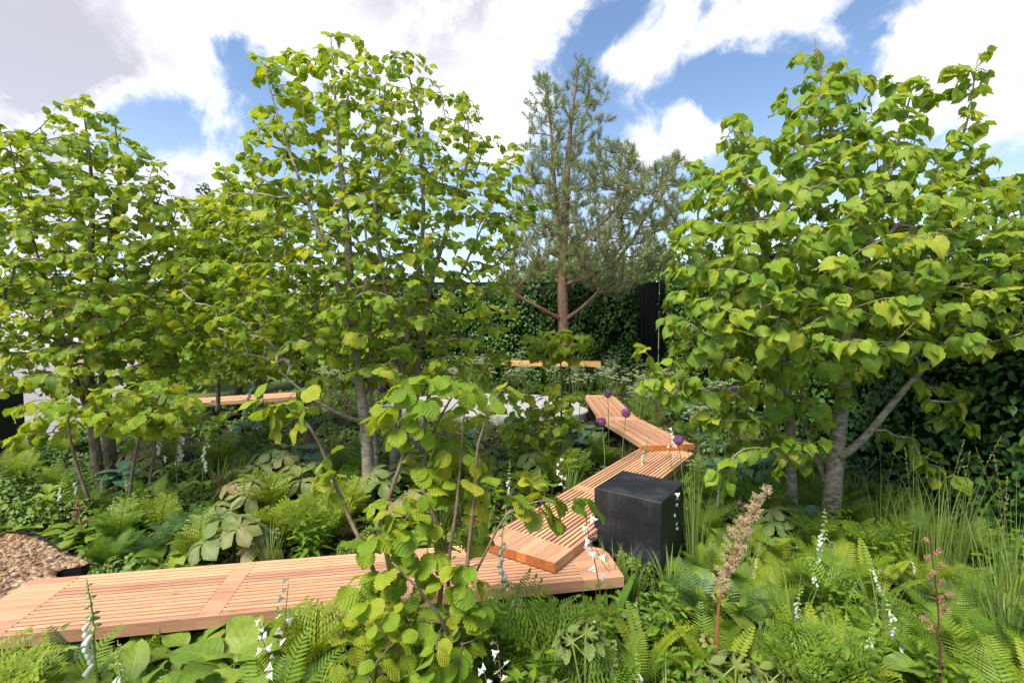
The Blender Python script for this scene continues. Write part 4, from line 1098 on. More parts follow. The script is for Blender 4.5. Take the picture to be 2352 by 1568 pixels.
tree('hornbeam_tree', 'slender tree standing farther back between the two big leafy trees', 'tree',
     [[(598, 935, 7.4, .05), (592, 800, 7.4, .043), (580, 680, 7.4, .034), (565, 540, 7.4, .02), (555, 420, 7.4, .005)], [(500, 945, 7.6, .035), (505, 800, 7.6, .03), (520, 650, 7.6, .02), (540, 500, 7.6, .006)]],
     crown_points(MT, 7.4, 300, .6, maxt=1.2), M['centre'], CENT, .095, M['bark_grey'], sk=dict(tstart=.6, rtip=.003), lv=dict(per=.047, minrun=.30, maxrun=.6, hang=.5, tip=3))
simple_tree('golden_shrub', 'golden yellow leaved shrub beside the fence corner', 1590, 622, 12.6, 110, M['far_yellow'], SMALL, .11, 1300, False, 31, .0)
# post at the left edge
pb = on(10, 1052, 0.0); 
po = thing('timber_post', 'short black timber post with sloping top by the paved area', 'post', (pb[0] - .22, pb[1], 0), .1)
g = G(); hgt = at(15, 897, pb[1])[2]
v = [(-.22, -.22, 0), (.30, -.22, 0), (.30, .22, 0), (-.22, .22, 0), (-.22, -.22, hgt - .12), (.30, -.22, hgt), (.30, .22, hgt), (-.22, .22, hgt - .12)]
g.add(v, [np.array([[3, 2, 1, 0], [4, 5, 6, 7], [0, 1, 5, 4], [1, 2, 6, 5], [2, 3, 7, 6], [3, 0, 4, 7]])], .5)
g.build('shaft', M['fence'], po, smooth=False)
G().box((-.26, -.26, 0), (.34, .26, .06), bev=.01).build('base', M['fence'], po, smooth=False)

# ------------------------------------------------------------------ garden plants
PROTO = []
def proto(name):
    o = bpy.data.objects.new(name, None); COL.objects.link(o); o.empty_display_size = .1
    PROTO.append(o); return o

def frond_geo(L=.6, n=20, lp=.16, start=12, end=75, az=0.0, lobes=5, wid=.032, rnd=.5, curlt=0.0, lean=0.0, pairs_from=.12, prof='lance', simple=False, base=(0, 0, 0), rs=None, wave=.0):
    """one fern frond: arching midrib with rows of toothed pinnae"""
    rs = rs or rng
    g = G(); k = 40
    t = np.linspace(0, 1, k)
    ang = np.radians(start + (end - start) * t ** 1.3 + curlt * np.clip((t - .8) / .2, 0, 1) ** 2)
    ds = L / (k - 1)
    r_ = np.concatenate([[0], np.cumsum(np.sin(ang[:-1]) * ds)]); z_ = np.concatenate([[0], np.cumsum(np.cos(ang[:-1]) * ds)])
    side = lean * t ** 2 * L
    ca, sa = cos(az), sin(az)
    P = np.c_[base[0] + r_ * ca - side * sa, base[1] + r_ * sa + side * ca, base[2] + z_]
    T = unit(np.gradient(P, axis=0)); latv = unit(np.cross(T, [0, 0, 1.])); latv[~np.isfinite(latv)] = 0
    lat0 = np.array([sa, -ca, 0]); latv = unit(latv * .5 + lat0 * .8)
    up = unit(np.cross(latv, T))
    g.tube(P, np.linspace(.0045, .001, k) * (L / .6), 4, .35)
    m = lobes
    for i in range(n):
        s_ = pairs_from + (1 - pairs_from) * (i + .3) / n
        if prof == 'lance': w_ = sin(pi * (s_ * .86 + .10) ** .95) ** .9
        elif prof == 'tri': w_ = (1 - (s_ - pairs_from) / (1 - pairs_from)) ** .85 * min(1, .6 + s_ * 1.5)
        else: w_ = min(1, 3.5 * (1 - s_)) ** .6
        l_ = lp * max(.04, w_)
        p = np.array([np.interp(s_, t, P[:, c]) for c in range(3)])
        j = min(k - 1, int(s_ * (k - 1)))
        for sg in (-1, 1):
            d = unit(latv[j] * sg + T[j] * (.35 + .3 * s_) + up[j] * (.12 + rs.normal(0, .06)) - np.array([0, 0, .10]))
            nn = unit(np.cross(np.cross(d, T[j]) * 1.0, d)) if False else unit(np.cross(d, np.cross(up[j], d)))
            wv = unit(np.cross(nn, d))
            ww = wid * (L / .6) * (.55 + .45 * w_)
            x = np.linspace(0, 1, m * 2 + 1)
            sag = -.10 * l_ * x ** 2
            cen = p + d * (x * l_)[:, None] + nn * sag[:, None]
            if simple: prof_w = np.sin(pi * np.clip(x * .93 + .07, 0, 1)) ** .6
            else: prof_w = (1 - x ** 1.6) * (.75 + .25 * np.minimum(1, x * 6))
            tooth = np.where(np.arange(len(x)) % 2 == 1, 1.0, .38 if not simple else .92)
            e = ww * .5 * prof_w * tooth
            sh = d * (.35 * ww * prof_w * (tooth > .9))[:, None] if not simple else 0
            V = np.vstack([cen + nn * .1 * ww * 0, cen + wv * e[:, None] + sh - nn * (.18 * e)[:, None], cen - wv * e[:, None] + sh - nn * (.18 * e)[:, None]])
            c_ = len(x); a = np.arange(c_ - 1)
            q = np.vstack([np.stack([a, a + 1, c_ + a + 1, c_ + a], 1), np.stack([a + 1, a, 2 * c_ + a, 2 * c_ + a + 1], 1)])
            A = np.tile([0., s_, np.clip(rnd + rs.normal(0, .06) + .22 * (s_ - .5), 0, 1)], (len(V), 1)); A[c_:, 0] = .8
            g.add(V, [q], A)
    return g

def make_fern(name, mat, nf, seed, near=True, **kw):
    rs = np.random.default_rng(seed); r = proto(name); big = G()
    for i in range(nf):
        az = i * 2.39996 + rs.normal(0, .15); outer = i / nf
        a = dict(L=.42 * rs.uniform(.8, 1.15), n=24, lp=.095, wid=.026, lobes=6, start=6 + 16 * (1 - outer), end=88 - 38 * outer + rs.normal(0, 8), az=az, lean=rs.normal(0, .12), rnd=np.clip(.35 + .35 * outer + rs.normal(0, .1), 0, .95), rs=rs)
        a['base'] = (.025 * cos(az), .025 * sin(az), 0)
        for k_, v_ in kw.items(): a[k_] = a[k_] * v_ if k_ in ('L', 'lp') else v_
        f = frond_geo(**a)
        f.build('frond', mat, r)
    return r

def make_royal(name, mat, nf, seed):
    """upright fern with oblong leaflets set apart on branching fronds"""
    rs = np.random.default_rng(seed); r = proto(name)
    for i in range(nf):
        az = i * 2.4 + rs.normal(0, .2); outer = i / nf; L = .50 * rs.uniform(.8, 1.1)
        g = G(); k = 24; t = np.linspace(0, 1, k)
        ang = np.radians(5 + (75 - 35 * outer) * t ** 1.5); ds = L / (k - 1)
        rr = np.concatenate([[0], np.cumsum(np.sin(ang[:-1]) * ds)]); zz = np.concatenate([[0], np.cumsum(np.cos(ang[:-1]) * ds)])
        P = np.c_[rr * cos(az), rr * sin(az), zz]; T = unit(np.gradient(P, axis=0)); lat = np.array([sin(az), -cos(az), 0])
        g.tube(P, np.linspace(.004, .0015, k), 5, .6)
        pos, yd, nr, sc = [], [], [], []
        for s_ in np.linspace(.34, .97, 9):
            p = np.array([np.interp(s_, t, P[:, c]) for c in range(3)]); j = int(s_ * (k - 1)); l_ = .125 * sin(pi * (s_ * .75 + .12)) + .03
            for sg in (-1, 1):
                d = unit(lat * sg + T[j] * .55 + [0, 0, rs.normal(0, .12)]); up = unit(np.cross(np.cross(d, T[j]) * sg, d)) ; nn = unit(np.cross(lat, T[j])); nn = nn if nn[2] > 0 else -nn
                g.tube([p, p + d * l_ * .5, p + d * l_ - [0, 0, .01]], .0011, 3, .6)
                w_ = unit(np.cross(nn, d))
                nl = 6
                for q in np.linspace(.15, .92, nl):
                    for s2 in (-1, 1):
                        pos.append(p + d * l_ * q); yd.append(w_ * s2 + d * .45); nr.append(nn + rs.normal(0, .15, 3)); sc.append(.036 * (1 - .35 * q) * rs.uniform(.85, 1.1) * (1.0 if s_ < .8 else .7))
                pos.append(p + d * l_); yd.append(d); nr.append(nn); sc.append(.033)
        g.inst(SMALL_OV, pos, yd, nr, sc, np.clip(rs.normal(.45 + .3 * outer, .12, len(pos)), 0, 1))
        g.build('frond', mat, r)
    return r
P_LEAFLET = [(0, .10), (.1, .20), (.5, .22), (.85, .17), (1, .03)]
SMALL_OV = [leaf_tpl(P_LEAFLET, 3, 1, .15, .15, .03, 0, 0, 0, 0, 7 + i) for i in range(3)]

def bell_tpl(seed=0):
    prof = [(0, .06), (.10, .14), (.32, .17), (.65, .21), (.86, .26), (1.0, .36)]
    V, A = [], []; k = 8
    for (a, r) in prof:
        for i in range(k):
            th = 2 * pi * i / k; rr = r * (1 + (.13 * cos(2 * th) if a > .9 else 0))
            V.append((rr * cos(th), a + (.10 * cos(th) if a > .9 else 0), rr * sin(th) - .22 * a * a)); A.append((.5, .4 + .6 * a, 0))
    q = [[j * k + i, j * k + (i + 1) % k, (j + 1) * k + (i + 1) % k, (j + 1) * k + i] for j in range(len(prof) - 1) for i in range(k)]
    return np.array(V), [np.array(q), np.array([list(range(k))[::-1]])], np.array(A)
BELL = [bell_tpl()]
def bud_tpl():
    V = [(0, 0, 0)]; k = 6
    for a, r in ((.25, .2), (.6, .24), (.9, .12)):
        for i in range(k): V.append((r * cos(2 * pi * i / k), a, r * sin(2 * pi * i / k)))
    V.append((0, 1, 0))
    t = [[0, 1 + (i + 1) % k, 1 + i] for i in range(k)] + [[13 + i, 13 + (i + 1) % k, 19] for i in range(k)]
    q = [[1 + j * k + i, 1 + j * k + (i + 1) % k, 1 + (j + 1) * k + (i + 1) % k, 1 + (j + 1) * k + i] for j in range(2) for i in range(k)]
    return np.array(V), [np.array(q), np.array(t)], np.tile([.5, .6, 0.], (20, 1))
BUD = [bud_tpl()]

def make_foxglove(name, seed, H=.75, nb=13, bend=.1, leaves=9, spike=.5, near=True):
    rs = np.random.default_rng(seed); r = proto(name)
    az0 = rs.uniform(0, 6.28)
    ctrl = np.array([(0, 0, 0), (.02 * cos(az0), .02 * sin(az0), H * .4), (bend * .5 * cos(az0 + 1), bend * .5 * sin(az0 + 1), H * .78), (bend * cos(az0 + 1), bend * sin(az0 + 1), H)])
    P = spline(ctrl, .03); n = len(P)
    G().tube(P, np.linspace(.006, .002, n), 6, .5).build('stem', M['stem'], r)
    pos, yd, nr, sc = [], [], [], []
    for i in range(leaves):
        a = i * 2.4; zf = 0.02 if i < leaves * .65 else rs.uniform(.12, .45)
        p = P[int(zf * (n - 1))]; d = np.array([cos(a), sin(a), .55 if zf < .1 else .35])
        pos.append(p + d * .01); yd.append(d); nr.append([-cos(a) * .4, -sin(a) * .4, 1]); sc.append(rs.uniform(.20, .30) if zf < .1 else rs.uniform(.09, .15))
    for i in range(leaves):
        G().inst([OVAL_N[i % 4]], pos[i:i + 1], yd[i:i + 1], nr[i:i + 1], sc[i:i + 1], rs.uniform(.2, .7)).build('leaf', M['broad'], r)
    f0 = 1 - spike; face = rs.uniform(0, 6.28)
    for i in range(nb):
        q = i / nb; s_ = f0 + (spike * .97) * (q ** .85); j = int(s_ * (n - 1)); p = P[j]
        a = face + rs.normal(0, .75); d = np.array([cos(a), sin(a), -.75 + .9 * max(0, q - .55)])
        if q < .6:
            G().inst(BELL, [p + d * .006], [d], [[-d[0] * .5, -d[1] * .5, 1]], [.048 * (1 - .3 * q)], rs.uniform(.3, 1)).build('flower', M['white'], r)
    pos, yd, nr, sc = [], [], [], []
    for i in range(22):
        q = i / 22; s_ = f0 + spike * (.45 + .55 * q); p = P[min(n - 1, int(s_ * (n - 1)))]; a = rs.uniform(0, 6.28)
        pos.append(p); yd.append([cos(a), sin(a), .1 - .5 * (1 - q)]); nr.append([0, 0, 1]); sc.append(.026 * (1 - .6 * q) + .006)
    G().inst(BUD, pos, yd, nr, sc, rs.uniform(0, 1, len(pos))).build('bud_spike', M['bud'], r)
    return r
OVAL_N = [leaf_tpl(P_OVAL, 7, 2, .3, .35 + .1 * i, .06, .03, 0, 0, .25, 185 + i, .72) for i in range(4)]

def make_rosette(name, mat, tpls, n, size, up=.6, seed=0, h=.10, petiole=True, stem='stem', part='leaf', rn=(.5, .18), rows=1.0):
    rs = np.random.default_rng(seed); r = proto(name)
    for i in range(n):
        a = i * 2.39996 + rs.normal(0, .2); q = i / n
        rad = size * (.30 + .25 * q) * rows; z = h * (1.15 - .65 * q) * rs.uniform(.8, 1.2)
        p = np.array([cos(a) * rad * .5, sin(a) * rad * .5, z]); d = np.array([cos(a), sin(a), up * (1.1 - q) + rs.normal(0, .1)])
        g = G()
        if petiole: g.tube([(0, 0, 0), p * [.4, .4, .6], p], .0035 * size / .2, 4, .5)
        g.inst([tpls[i % len(tpls)]], [p], [d], [[-cos(a) * .25 + rs.normal(0, .15), -sin(a) * .25 + rs.normal(0, .15), 1]], [size * rs.uniform(.75, 1.15)], np.clip(rs.normal(*rn), 0, 1))
        g.build(part, mat, r)
    return r

def make_rodgersia(name, mat, seed, nl=5, size=.20, flower=None, h=.42, pal=6):
    rs = np.random.default_rng(seed); r = proto(name)
    for i in range(nl):
        a = i * 2.4 + rs.normal(0, .3); q = i / nl
        c = np.array([cos(a) * (.10 + .18 * q), sin(a) * (.10 + .18 * q), h * (1.1 - .5 * q) * rs.uniform(.85, 1.1)])
        g = G().tube([(0, 0, 0), c * [.35, .35, .65], c], [.006, .005, .004], 5, .95)
        nrm = unit(np.array([cos(a) * .35, sin(a) * .35, 1]) + rs.normal(0, .12, 3))
        e1 = unit(np.cross(nrm, [1, .2, 0])); e2 = np.cross(nrm, e1)
        tone = np.clip(rs.normal(.5, .25), 0, 1)
        for j in range(pal):
            th = 2 * pi * j / pal + rs.normal(0, .1); d = e1 * cos(th) + e2 * sin(th) - nrm * .12
            g.inst([OBOV[j % 4]], [c], [d], [nrm], [size * rs.uniform(.8, 1.1)], np.clip(tone + rs.normal(0, .08), 0, 1))
        g.build('leaf', mat, r)
    return r

def panicle(root, P, matname, n, spread, blob, rs, name='flower_plume', clump=None, up=.5, tight=0.0):
    """many small florets gathered in side sprays along the stem points P"""
    pos = []
    br = G()
    m = len(P)
    for i in range(clump):
        q = i / clump; c = P[min(m - 1, int(q * (m - 1)))]; a = rs.uniform(0, 6.28); l_ = spread * ((.45 + .55 * sin(pi * min(1, q * 1.05 + .1))) if tight == 0 else (1 - .6 * q)) * rs.uniform(.6, 1.1)
        e = c + np.array([cos(a) * l_, sin(a) * l_, l_ * up])
        br.tube([c, (c + e) / 2 + [0, 0, l_ * .08], e], .0012, 3, .5)
        k = int(n / clump); u = tight + (1 - tight) * rs.random(k) ** .6
        pos.append(c + (e - c) * u[:, None] + rs.normal(0, spread * .085, (k, 3)))
    pos = np.vstack(pos)
    br.inst(BUD, pos, rs.normal(0, 1, pos.shape), rs.normal(0, 1, pos.shape), blob * rs.uniform(.6, 1.3, len(pos)), rs.beta(1.6, 1.6, len(pos)))
    return br.build(name, M[matname], root)

def make_grass(name, mat, n, H, seed, spreadr=.05, arch=.6, wid=.006, heads=0, stiff=.25):
    rs = np.random.default_rng(seed); r = proto(name); g = G()
    for i in range(n):
        a = rs.uniform(0, 6.28); rr = spreadr * sqrt(rs.random()); L = H * rs.uniform(.55, 1.1); be = arch * rs.uniform(.3, 1.3); k = 7
        t = np.linspace(0, 1, k); a0 = stiff * rs.uniform(.1, 1)
        ang = a0 + be * 1.7 * t ** 2
        ds = L / (k - 1); rad = np.concatenate([[0], np.cumsum(np.sin(ang[:-1]) * ds)]); z = np.concatenate([[0], np.cumsum(np.cos(ang[:-1]) * ds)])
        b = rs.normal(0, .15)
        P = np.c_[rr * cos(a) + rad * cos(a + b * 1), rr * sin(a) + rad * sin(a + b), z]
        w_ = wid * rs.uniform(.6, 1.2) * np.array([.7, 1, 1, .9, .7, .4, .05]); ya = a + b + pi / 2 + rs.normal(0, .5); wd = np.array([cos(ya), sin(ya), 0])
        V = np.vstack([P - wd * w_[:, None], P + wd * w_[:, None]]); j = np.arange(k - 1)
        A = np.tile([0., 0., np.clip(rs.normal(.5, .2), 0, 1)], (2 * k, 1)); A[:, 1] = np.tile(t, 2)
        g.add(V, [np.stack([j, j + 1, k + j + 1, k + j], 1)], A)
    g.build('blade_tuft', mat, r)
    for i in range(heads):
        a = rs.uniform(0, 6.28); L = H * rs.uniform(1.1, 1.45); lean = rs.uniform(.05, .3)
        P = spline([(0, 0, 0), (lean * .2 * cos(a), lean * .2 * sin(a), L * .5), (lean * cos(a), lean * sin(a), L)], .05)
        hg = G().tube(P, np.linspace(.0022, .001, len(P)), 4, .6)
        m = 26; s_ = rs.uniform(.76, 1.0, m); pos = np.array([[np.interp(x, np.linspace(0, 1, len(P)), P[:, c]) for c in range(3)] for x in s_])
        hg.inst(SMALL, pos, rs.normal(0, .45, (m, 3)) + [0, 0, 1], rs.normal(0, 1, (m, 3)), .013, .35)
        hg.build('seed_head', M['straw'], r)
    return r

def make_allium(name, seed, H=.75, R=.05, mat='purple'):
    rs = np.random.default_rng(seed); r = proto(name)
    P = spline([(0, 0, 0), (.01, .005, H * .5), (rs.normal(0, .03), rs.normal(0, .03), H)], .05)
    G().tube(P, .004, 6, .5).build('stem', M['stem'], r)
    n = 130; i = np.arange(n) + .5; ph = np.arccos(1 - 2 * i / n); th = pi * (1 + 5 ** .5) * i
    D_ = np.c_[np.cos(th) * np.sin(ph), np.sin(th) * np.sin(ph), np.cos(ph)]
    c = P[-1]
    g = G()
    for d in D_[::3]: g.tube([c, c + d * R * .85], .0006, 3, .2, cap=False)
    for s2 in range(3):
        g.inst(STAR, c + D_ * R * rs.uniform(.78, 1.05, (n, 1)), rs.normal(0, 1, (n, 3)), D_, R * .23, rs.beta(2, 2, n))
    g.build('flower_head', M[mat], r)
    pos = np.zeros((4, 3)); a = rs.uniform(0, 6.28, 4)
    G().inst(STRAP, pos, np.c_[np.cos(a), np.sin(a), np.full(4, .9)], np.c_[-np.cos(a), -np.sin(a), np.ones(4)], .32, .4).build('leaf_tuft', M['grass'], r)
    return r
STRAP = [leaf_tpl(P_STRAP, 8, 1, .3, .75, .02, 0, 0, 0, 0, 5, 1.0)]
def star_tpl(k=6, inner=.25):
    V = [(0, 0, .08)]; 
    for i in range(2 * k):
        r = 1.0 if i % 2 == 0 else inner
        V.append((r * cos(pi * i / k), r * sin(pi * i / k), .0 if i % 2 else .18))
    t = [[0, 1 + i, 1 + (i + 1) % (2 * k)] for i in range(2 * k)]
    return np.array(V, float), [np.array(t)], np.tile([.5, .5, 0.], (len(V), 1))
STAR = [star_tpl()]
TRI = [star_tpl(3, .42)]
UMB = [star_tpl(5, .62)]

def make_umbel(name, seed, H=.8, nu=7, mat='umbel', R=.042):
    rs = np.random.default_rng(seed); r = proto(name); st = G()
    tips = []
    top = np.array([rs.normal(0, .04), rs.normal(0, .04), H * .62]); st.tube(spline([(0, 0, 0), top * [.4, .4, .5], top], .06), .004, 5, .5)
    for i in range(nu):
        a = i * 2.4; z0 = rs.uniform(.55, 1.0); b = top * z0; e = b + np.array([cos(a) * rs.uniform(.05, .22), sin(a) * rs.uniform(.05, .22), H * (1.05 - z0 * .62) * rs.uniform(.5, 1.0) - .0])
        e[2] = min(e[2], H * 1.08)
        st.tube(spline([b, (b + e) / 2 + [cos(a) * .03, sin(a) * .03, 0], e], .05), .0022, 4, .5); tips.append(e)
    st.build('stem', M['stem'], r)
    for e in tips:
        Ru = R * rs.uniform(.6, 1.15); g = G(); m = 13; pos = []
        for j in range(m):
            th = j * 2.4; rr = Ru * sqrt((j + .5) / m); q = e + [rr * cos(th), rr * sin(th), .03 - 9 * rr * rr + rs.normal(0, .004)]
            g.tube([e, q], .0006, 3, .1, cap=False)
            for _ in range(5): pos.append(q + rs.normal(0, .006, 3) * [1, 1, .4])
        g.inst(UMB, pos, rs.normal(0, 1, (len(pos), 3)), np.c_[rs.normal(0, .25, (len(pos), 2)), np.ones(len(pos))], .0065 * rs.uniform(.7, 1.3, len(pos)), rs.uniform(.2, 1, len(pos)))
        g.build('flower_umbel', M[mat], r)
    g = G()
    for i in range(6):
        a = i * 2.4; fr = frond_geo(L=.32, n=9, lp=.11, start=20 + 15 * rs.random(), end=80, az=a, lobes=4, wid=.04, prof='tri', rs=rs, rnd=.5); g.V += fr.V; g.A += fr.A; g.F += [f + g.n for f in fr.F]; g.n += fr.n
    g.build('foliage', M['herb'], r)
    return r

def make_mound(name, mat, tpls, n, R, H, size, seed, rn=(.5, .18)):
    rs = np.random.default_rng(seed); r = proto(name)
    u = unit(rs.normal(0, 1, (n, 3))); u[:, 2] = np.abs(u[:, 2]); rr = rs.uniform(.55, 1, n) ** .5
    pos = u * rr[:, None] * [R, R, H] + [0, 0, .02]
    yd = np.c_[u[:, :2] + rs.normal(0, .4, (n, 2)), rs.normal(-.1, .3, n)]; nr = u * .6 + [0, 0, .8] + rs.normal(0, .25, (n, 3))
    G().inst(tpls, pos, yd, nr, size * rs.lognormal(0, .2, n), np.clip(rs.normal(*rn, n) + .2 * (pos[:, 2] / H - .6), 0, 1)).build('foliage', mat, r)
    g = G()
    for i in range(0, n, max(1, n // 14)): g.tube([(0, 0, 0), pos[i] * [.4, .4, .6], pos[i]], .0018, 3, .5)
    g.build('stem_cluster', M['stem'], r)
    return r

def make_herb(name, mat, tpls, seed, H=.45, ns=7, size=.07, per=9, rn=(.5, .18)):
    """several leafy upright stems"""
    rs = np.random.default_rng(seed); r = proto(name)
    for i in range(ns):
        a = i * 2.4; e = np.array([cos(a) * rs.uniform(.03, .14), sin(a) * rs.uniform(.03, .14), H * rs.uniform(.65, 1.1)]); P = spline([(cos(a) * .02, sin(a) * .02, 0), e * [.5, .5, .55], e], .04)
        g = G().tube(P, np.linspace(.0028, .0012, len(P)), 4, .5); pos, yd, nr, sc = [], [], [], []
        for j in range(per):
            s_ = .12 + .88 * j / (per - 1); p = P[int(s_ * (len(P) - 1))]; th = j * 2.1 + i
            pos.append(p); yd.append([cos(th), sin(th), .25 + .3 * s_]); nr.append([-cos(th) * .4, -sin(th) * .4, 1]); sc.append(size * (1.15 - .55 * s_) * rs.uniform(.8, 1.2))
        g.inst(tpls, pos, yd, nr, sc, np.clip(rs.normal(*rn, per), 0, 1)); g.build('leafy_stem', mat, r)
    return r

def make_libertia(name, seed, H=.5, nf=9):
    rs = np.random.default_rng(seed); r = proto(name)
    lean = rs.normal(0, .08, 2); P = spline([(0, 0, 0), (lean[0] * .3, lean[1] * .3, H * .5), (lean[0], lean[1], H)], .03)
    G().tube(P, np.linspace(.003, .0014, len(P)), 5, .5).build('stem', M['stem_red'], r)
    for i in range(nf):
        s_ = .62 + .38 * i / (nf - 1); p = P[int(s_ * (len(P) - 1))]; a = rs.uniform(0, 6.28); q = p + np.array([cos(a), sin(a), .5]) * rs.uniform(.012, .03)
        g = G().tube([p, q], .0008, 3, .2, cap=False); nn = np.array([cos(a) * .5 + rs.normal(0, .3), -.8 + sin(a) * .4, .6])
        g.inst(TRI, [q, q + nn * .003], rs.normal(0, 1, (2, 3)), [nn, nn + rs.normal(0, .2, 3)], [.019, .013], rs.uniform(.6, 1)); g.build('flower', M['white'], r)
    g = G()
    a = rs.uniform(0, 6.28, 7); g.inst(STRAP, np.zeros((7, 3)), np.c_[np.cos(a) * .5, np.sin(a) * .5, np.ones(7)], np.c_[-np.cos(a), -np.sin(a), np.ones(7)], .3 * rs.uniform(.6, 1, 7), .4); g.build('leaf_tuft', M['grass'], r)
    return r

PR = {}
PR['fern'] = [make_fern('fern', M['fern'], 12, 100 + i) for i in range(4)]
PR['fern_yel'] = [make_fern('fern', M['fern_yel'], 8, 110 + i, lp=1.05) for i in range(3)]
PR['fern_blue'] = [make_fern('fern', M['fern_blue'], 10, 120 + i, L=1.1, lp=1.3, n=19, wid=.036) for i in range(3)]
PR['ladder'] = [make_fern('ladder_fern', M['fern_yel'], 7, 130 + i, L=1.1, lp=.55, n=20, wid=.026, simple=True, prof='x', lobes=3) for i in range(2)]
PR['royal'] = [make_royal('royal_fern', M['fern_yel'], 7, 140 + i) for i in range(3)]
PR['royal_green'] = [make_royal('royal_fern', M['fern'], 8, 145 + i) for i in range(2)]
PR['fox'] = [make_foxglove('foxglove', 150 + i, H=.72 + .05 * i, nb=15, bend=.05 + .05 * i) for i in range(4)]
PR['hosta'] = [make_rosette('hosta', M['hosta'], HOSTA, 11, .20, .45, 160 + i, .24) for i in range(3)]
PR['broad'] = [make_rosette('broadleaf_plant', M['broad'], OVAL, 10, .24, .8, 170 + i, .16) for i in range(3)]
PR['lance'] = [make_rosette('lance_leaved_plant', M['broad'], OVAL_N, 12, .25, 1.1, 175 + i, .12) for i in range(3)]
PR['rodg'] = [make_rodgersia('rodgersia', M['rodg'], 180 + i) for i in range(3)]
PR['grass'] = [make_grass('grass_tuft', M['grass'], 60, .50, 190 + i, .05, .5, .0055) for i in range(3)]
PR['tall'] = [make_grass('tall_grass', M['grass'], 34, .85, 195 + i, .06, .34, .004, heads=2, stiff=.18) for i in range(3)]
PR['straw'] = [make_grass('feather_grass', M['straw'], 150, .50, 200 + i, .05, .55, .0016) for i in range(2)]
PR['allium'] = [make_allium('allium', 210 + i, H=.72 + .06 * i, R=.042) for i in range(3)]
PR['umbel'] = [make_umbel('cow_parsley', 220 + i, H=.60 + .08 * i, nu=15) for i in range(4)]
PR['mound'] = [make_mound('cranesbill_plant', M['herb'], LOBED_DEEP, 90, .20, .26, .085, 230 + i) for i in range(3)]
PR['mound_pale'] = [make_mound('lady_mantle', M['pale'], LOBED, 46, .20, .22, .11, 235 + i) for i in range(2)]
PR['box'] = [make_mound('clipped_mound', M['fern_yel'], SMALL, 900, .24, .17, .026, 238)]
PR['herb'] = [make_herb('leafy_herb', M['herb'], LANCE_S, 240 + i, .42, 9, .10, 10) for i in range(3)]

# ------------------------------------------------------------------ planting
LOW = {}
def flatten(root):
    """the same plant as one mesh, for far copies too small to show their parts"""
    kids = list(root.children); mats = []
    Vs, Ls, Ts, As, Mi, n = [], [], [], [], [], 0
    for c in kids:
        me = c.data; nv, nl, npol = len(me.vertices), len(me.loops), len(me.polygons)
        v = np.empty(nv * 3, np.float32); me.vertices.foreach_get('co', v); Vs.append(v)
        l = np.empty(nl, np.int32); me.loops.foreach_get('vertex_index', l); Ls.append(l + n)
        t = np.empty(npol, np.int32); me.polygons.foreach_get('loop_total', t); Ts.append(t)
        a = np.empty(nv * 3, np.float32); me.attributes['leafco'].data.foreach_get('vector', a); As.append(a)
        mt = me.materials[0]
        if mt not in mats: mats.append(mt)
        Mi.append(np.full(npol, mats.index(mt), np.int32)); n += nv
    V, L, T, A, I = map(np.concatenate, (Vs, Ls, Ts, As, Mi))
    m = bpy.data.meshes.new(root.name)
    m.vertices.add(n); m.vertices.foreach_set('co', V); m.loops.add(len(L)); m.loops.foreach_set('vertex_index', L)
    m.polygons.add(len(T)); m.polygons.foreach_set('loop_start', np.concatenate([[0], np.cumsum(T)[:-1]]).astype(np.int32))
    for mt in mats: m.materials.append(mt)
    m.polygons.foreach_set('material_index', I); m.polygons.foreach_set('use_smooth', np.ones(len(T), bool))
    m.attributes.new('leafco', 'FLOAT_VECTOR', 'POINT').data.foreach_set('vector', A)
    m.update(calc_edges=True)
    return m

def project(p):
    d = np.asarray(p, float) - [0, 0, CAMH]
    dep = d[1] * cos(PITCH) - d[2] * sin(PITCH); up = d[1] * sin(PITCH) + d[2] * cos(PITCH)
    return 1176 + F * d[0] / dep, 784 - F * up / dep

INFO = {  # kind: (height, radius, noun, category, group)
 'fern': (.40, .30, 'mid green fern', 'fern', 'green ferns'), 'fern_yel': (.42, .30, 'yellow green fern', 'fern', 'yellow green ferns'), 'fern_blue': (.42, .34, 'blue green fern', 'fern', 'blue green ferns'),
 'ladder': (.45, .24, 'narrow ladder-like fern', 'fern', 'ladder ferns'), 'royal': (.44, .32, 'yellow green royal fern', 'fern', 'royal ferns'), 'royal_green': (.44, .32, 'deep green royal fern', 'fern', 'royal ferns'),
 'fox': (.8, .12, 'white foxglove', 'foxglove', 'white foxgloves'), 'hosta': (.34, .3, 'blue leaved hosta', 'hosta', 'hostas'), 'broad': (.34, .3, 'broad leaved pale plant', 'plant', 'broad leaved plants'),
 'lance': (.36, .28, 'long leaved green plant', 'plant', 'long leaved plants'), 'rodg': (.5, .4, 'bronze green fingered plant', 'plant', 'rodgersias'), 'grass': (.45, .22, 'bright grass tuft', 'grass', 'bright grass tufts'),
 'tall': (.92, .2, 'tall upright grass clump', 'grass', 'tall grasses'), 'straw': (.42, .25, 'fine feathery grass', 'grass', 'feather grasses'), 'allium': (.8, .05, 'purple ball-headed allium', 'allium', 'purple alliums'),
 'umbel': (.75, .18, 'cream flowered cow parsley', 'cow parsley', 'cow parsley plants'), 'mound': (.27, .2, 'dark cut-leaved mound', 'plant', 'cut-leaved mounds'), 'mound_pale': (.24, .2, 'pale round-leaved mound', 'plant', 'round-leaved mounds'),
 'herb': (.42, .18, 'leafy stemmed herb', 'herb', 'leafy herbs'), 'box': (.2, .24, 'low clipped tiny-leaved mound', 'plant', 'clipped mounds'), 'libertia': (.5, .05, 'white three-petalled flower stem', 'flower', 'white flower stems')}
PR['libertia'] = [make_libertia('libertia', 250 + i) for i in range(3)]
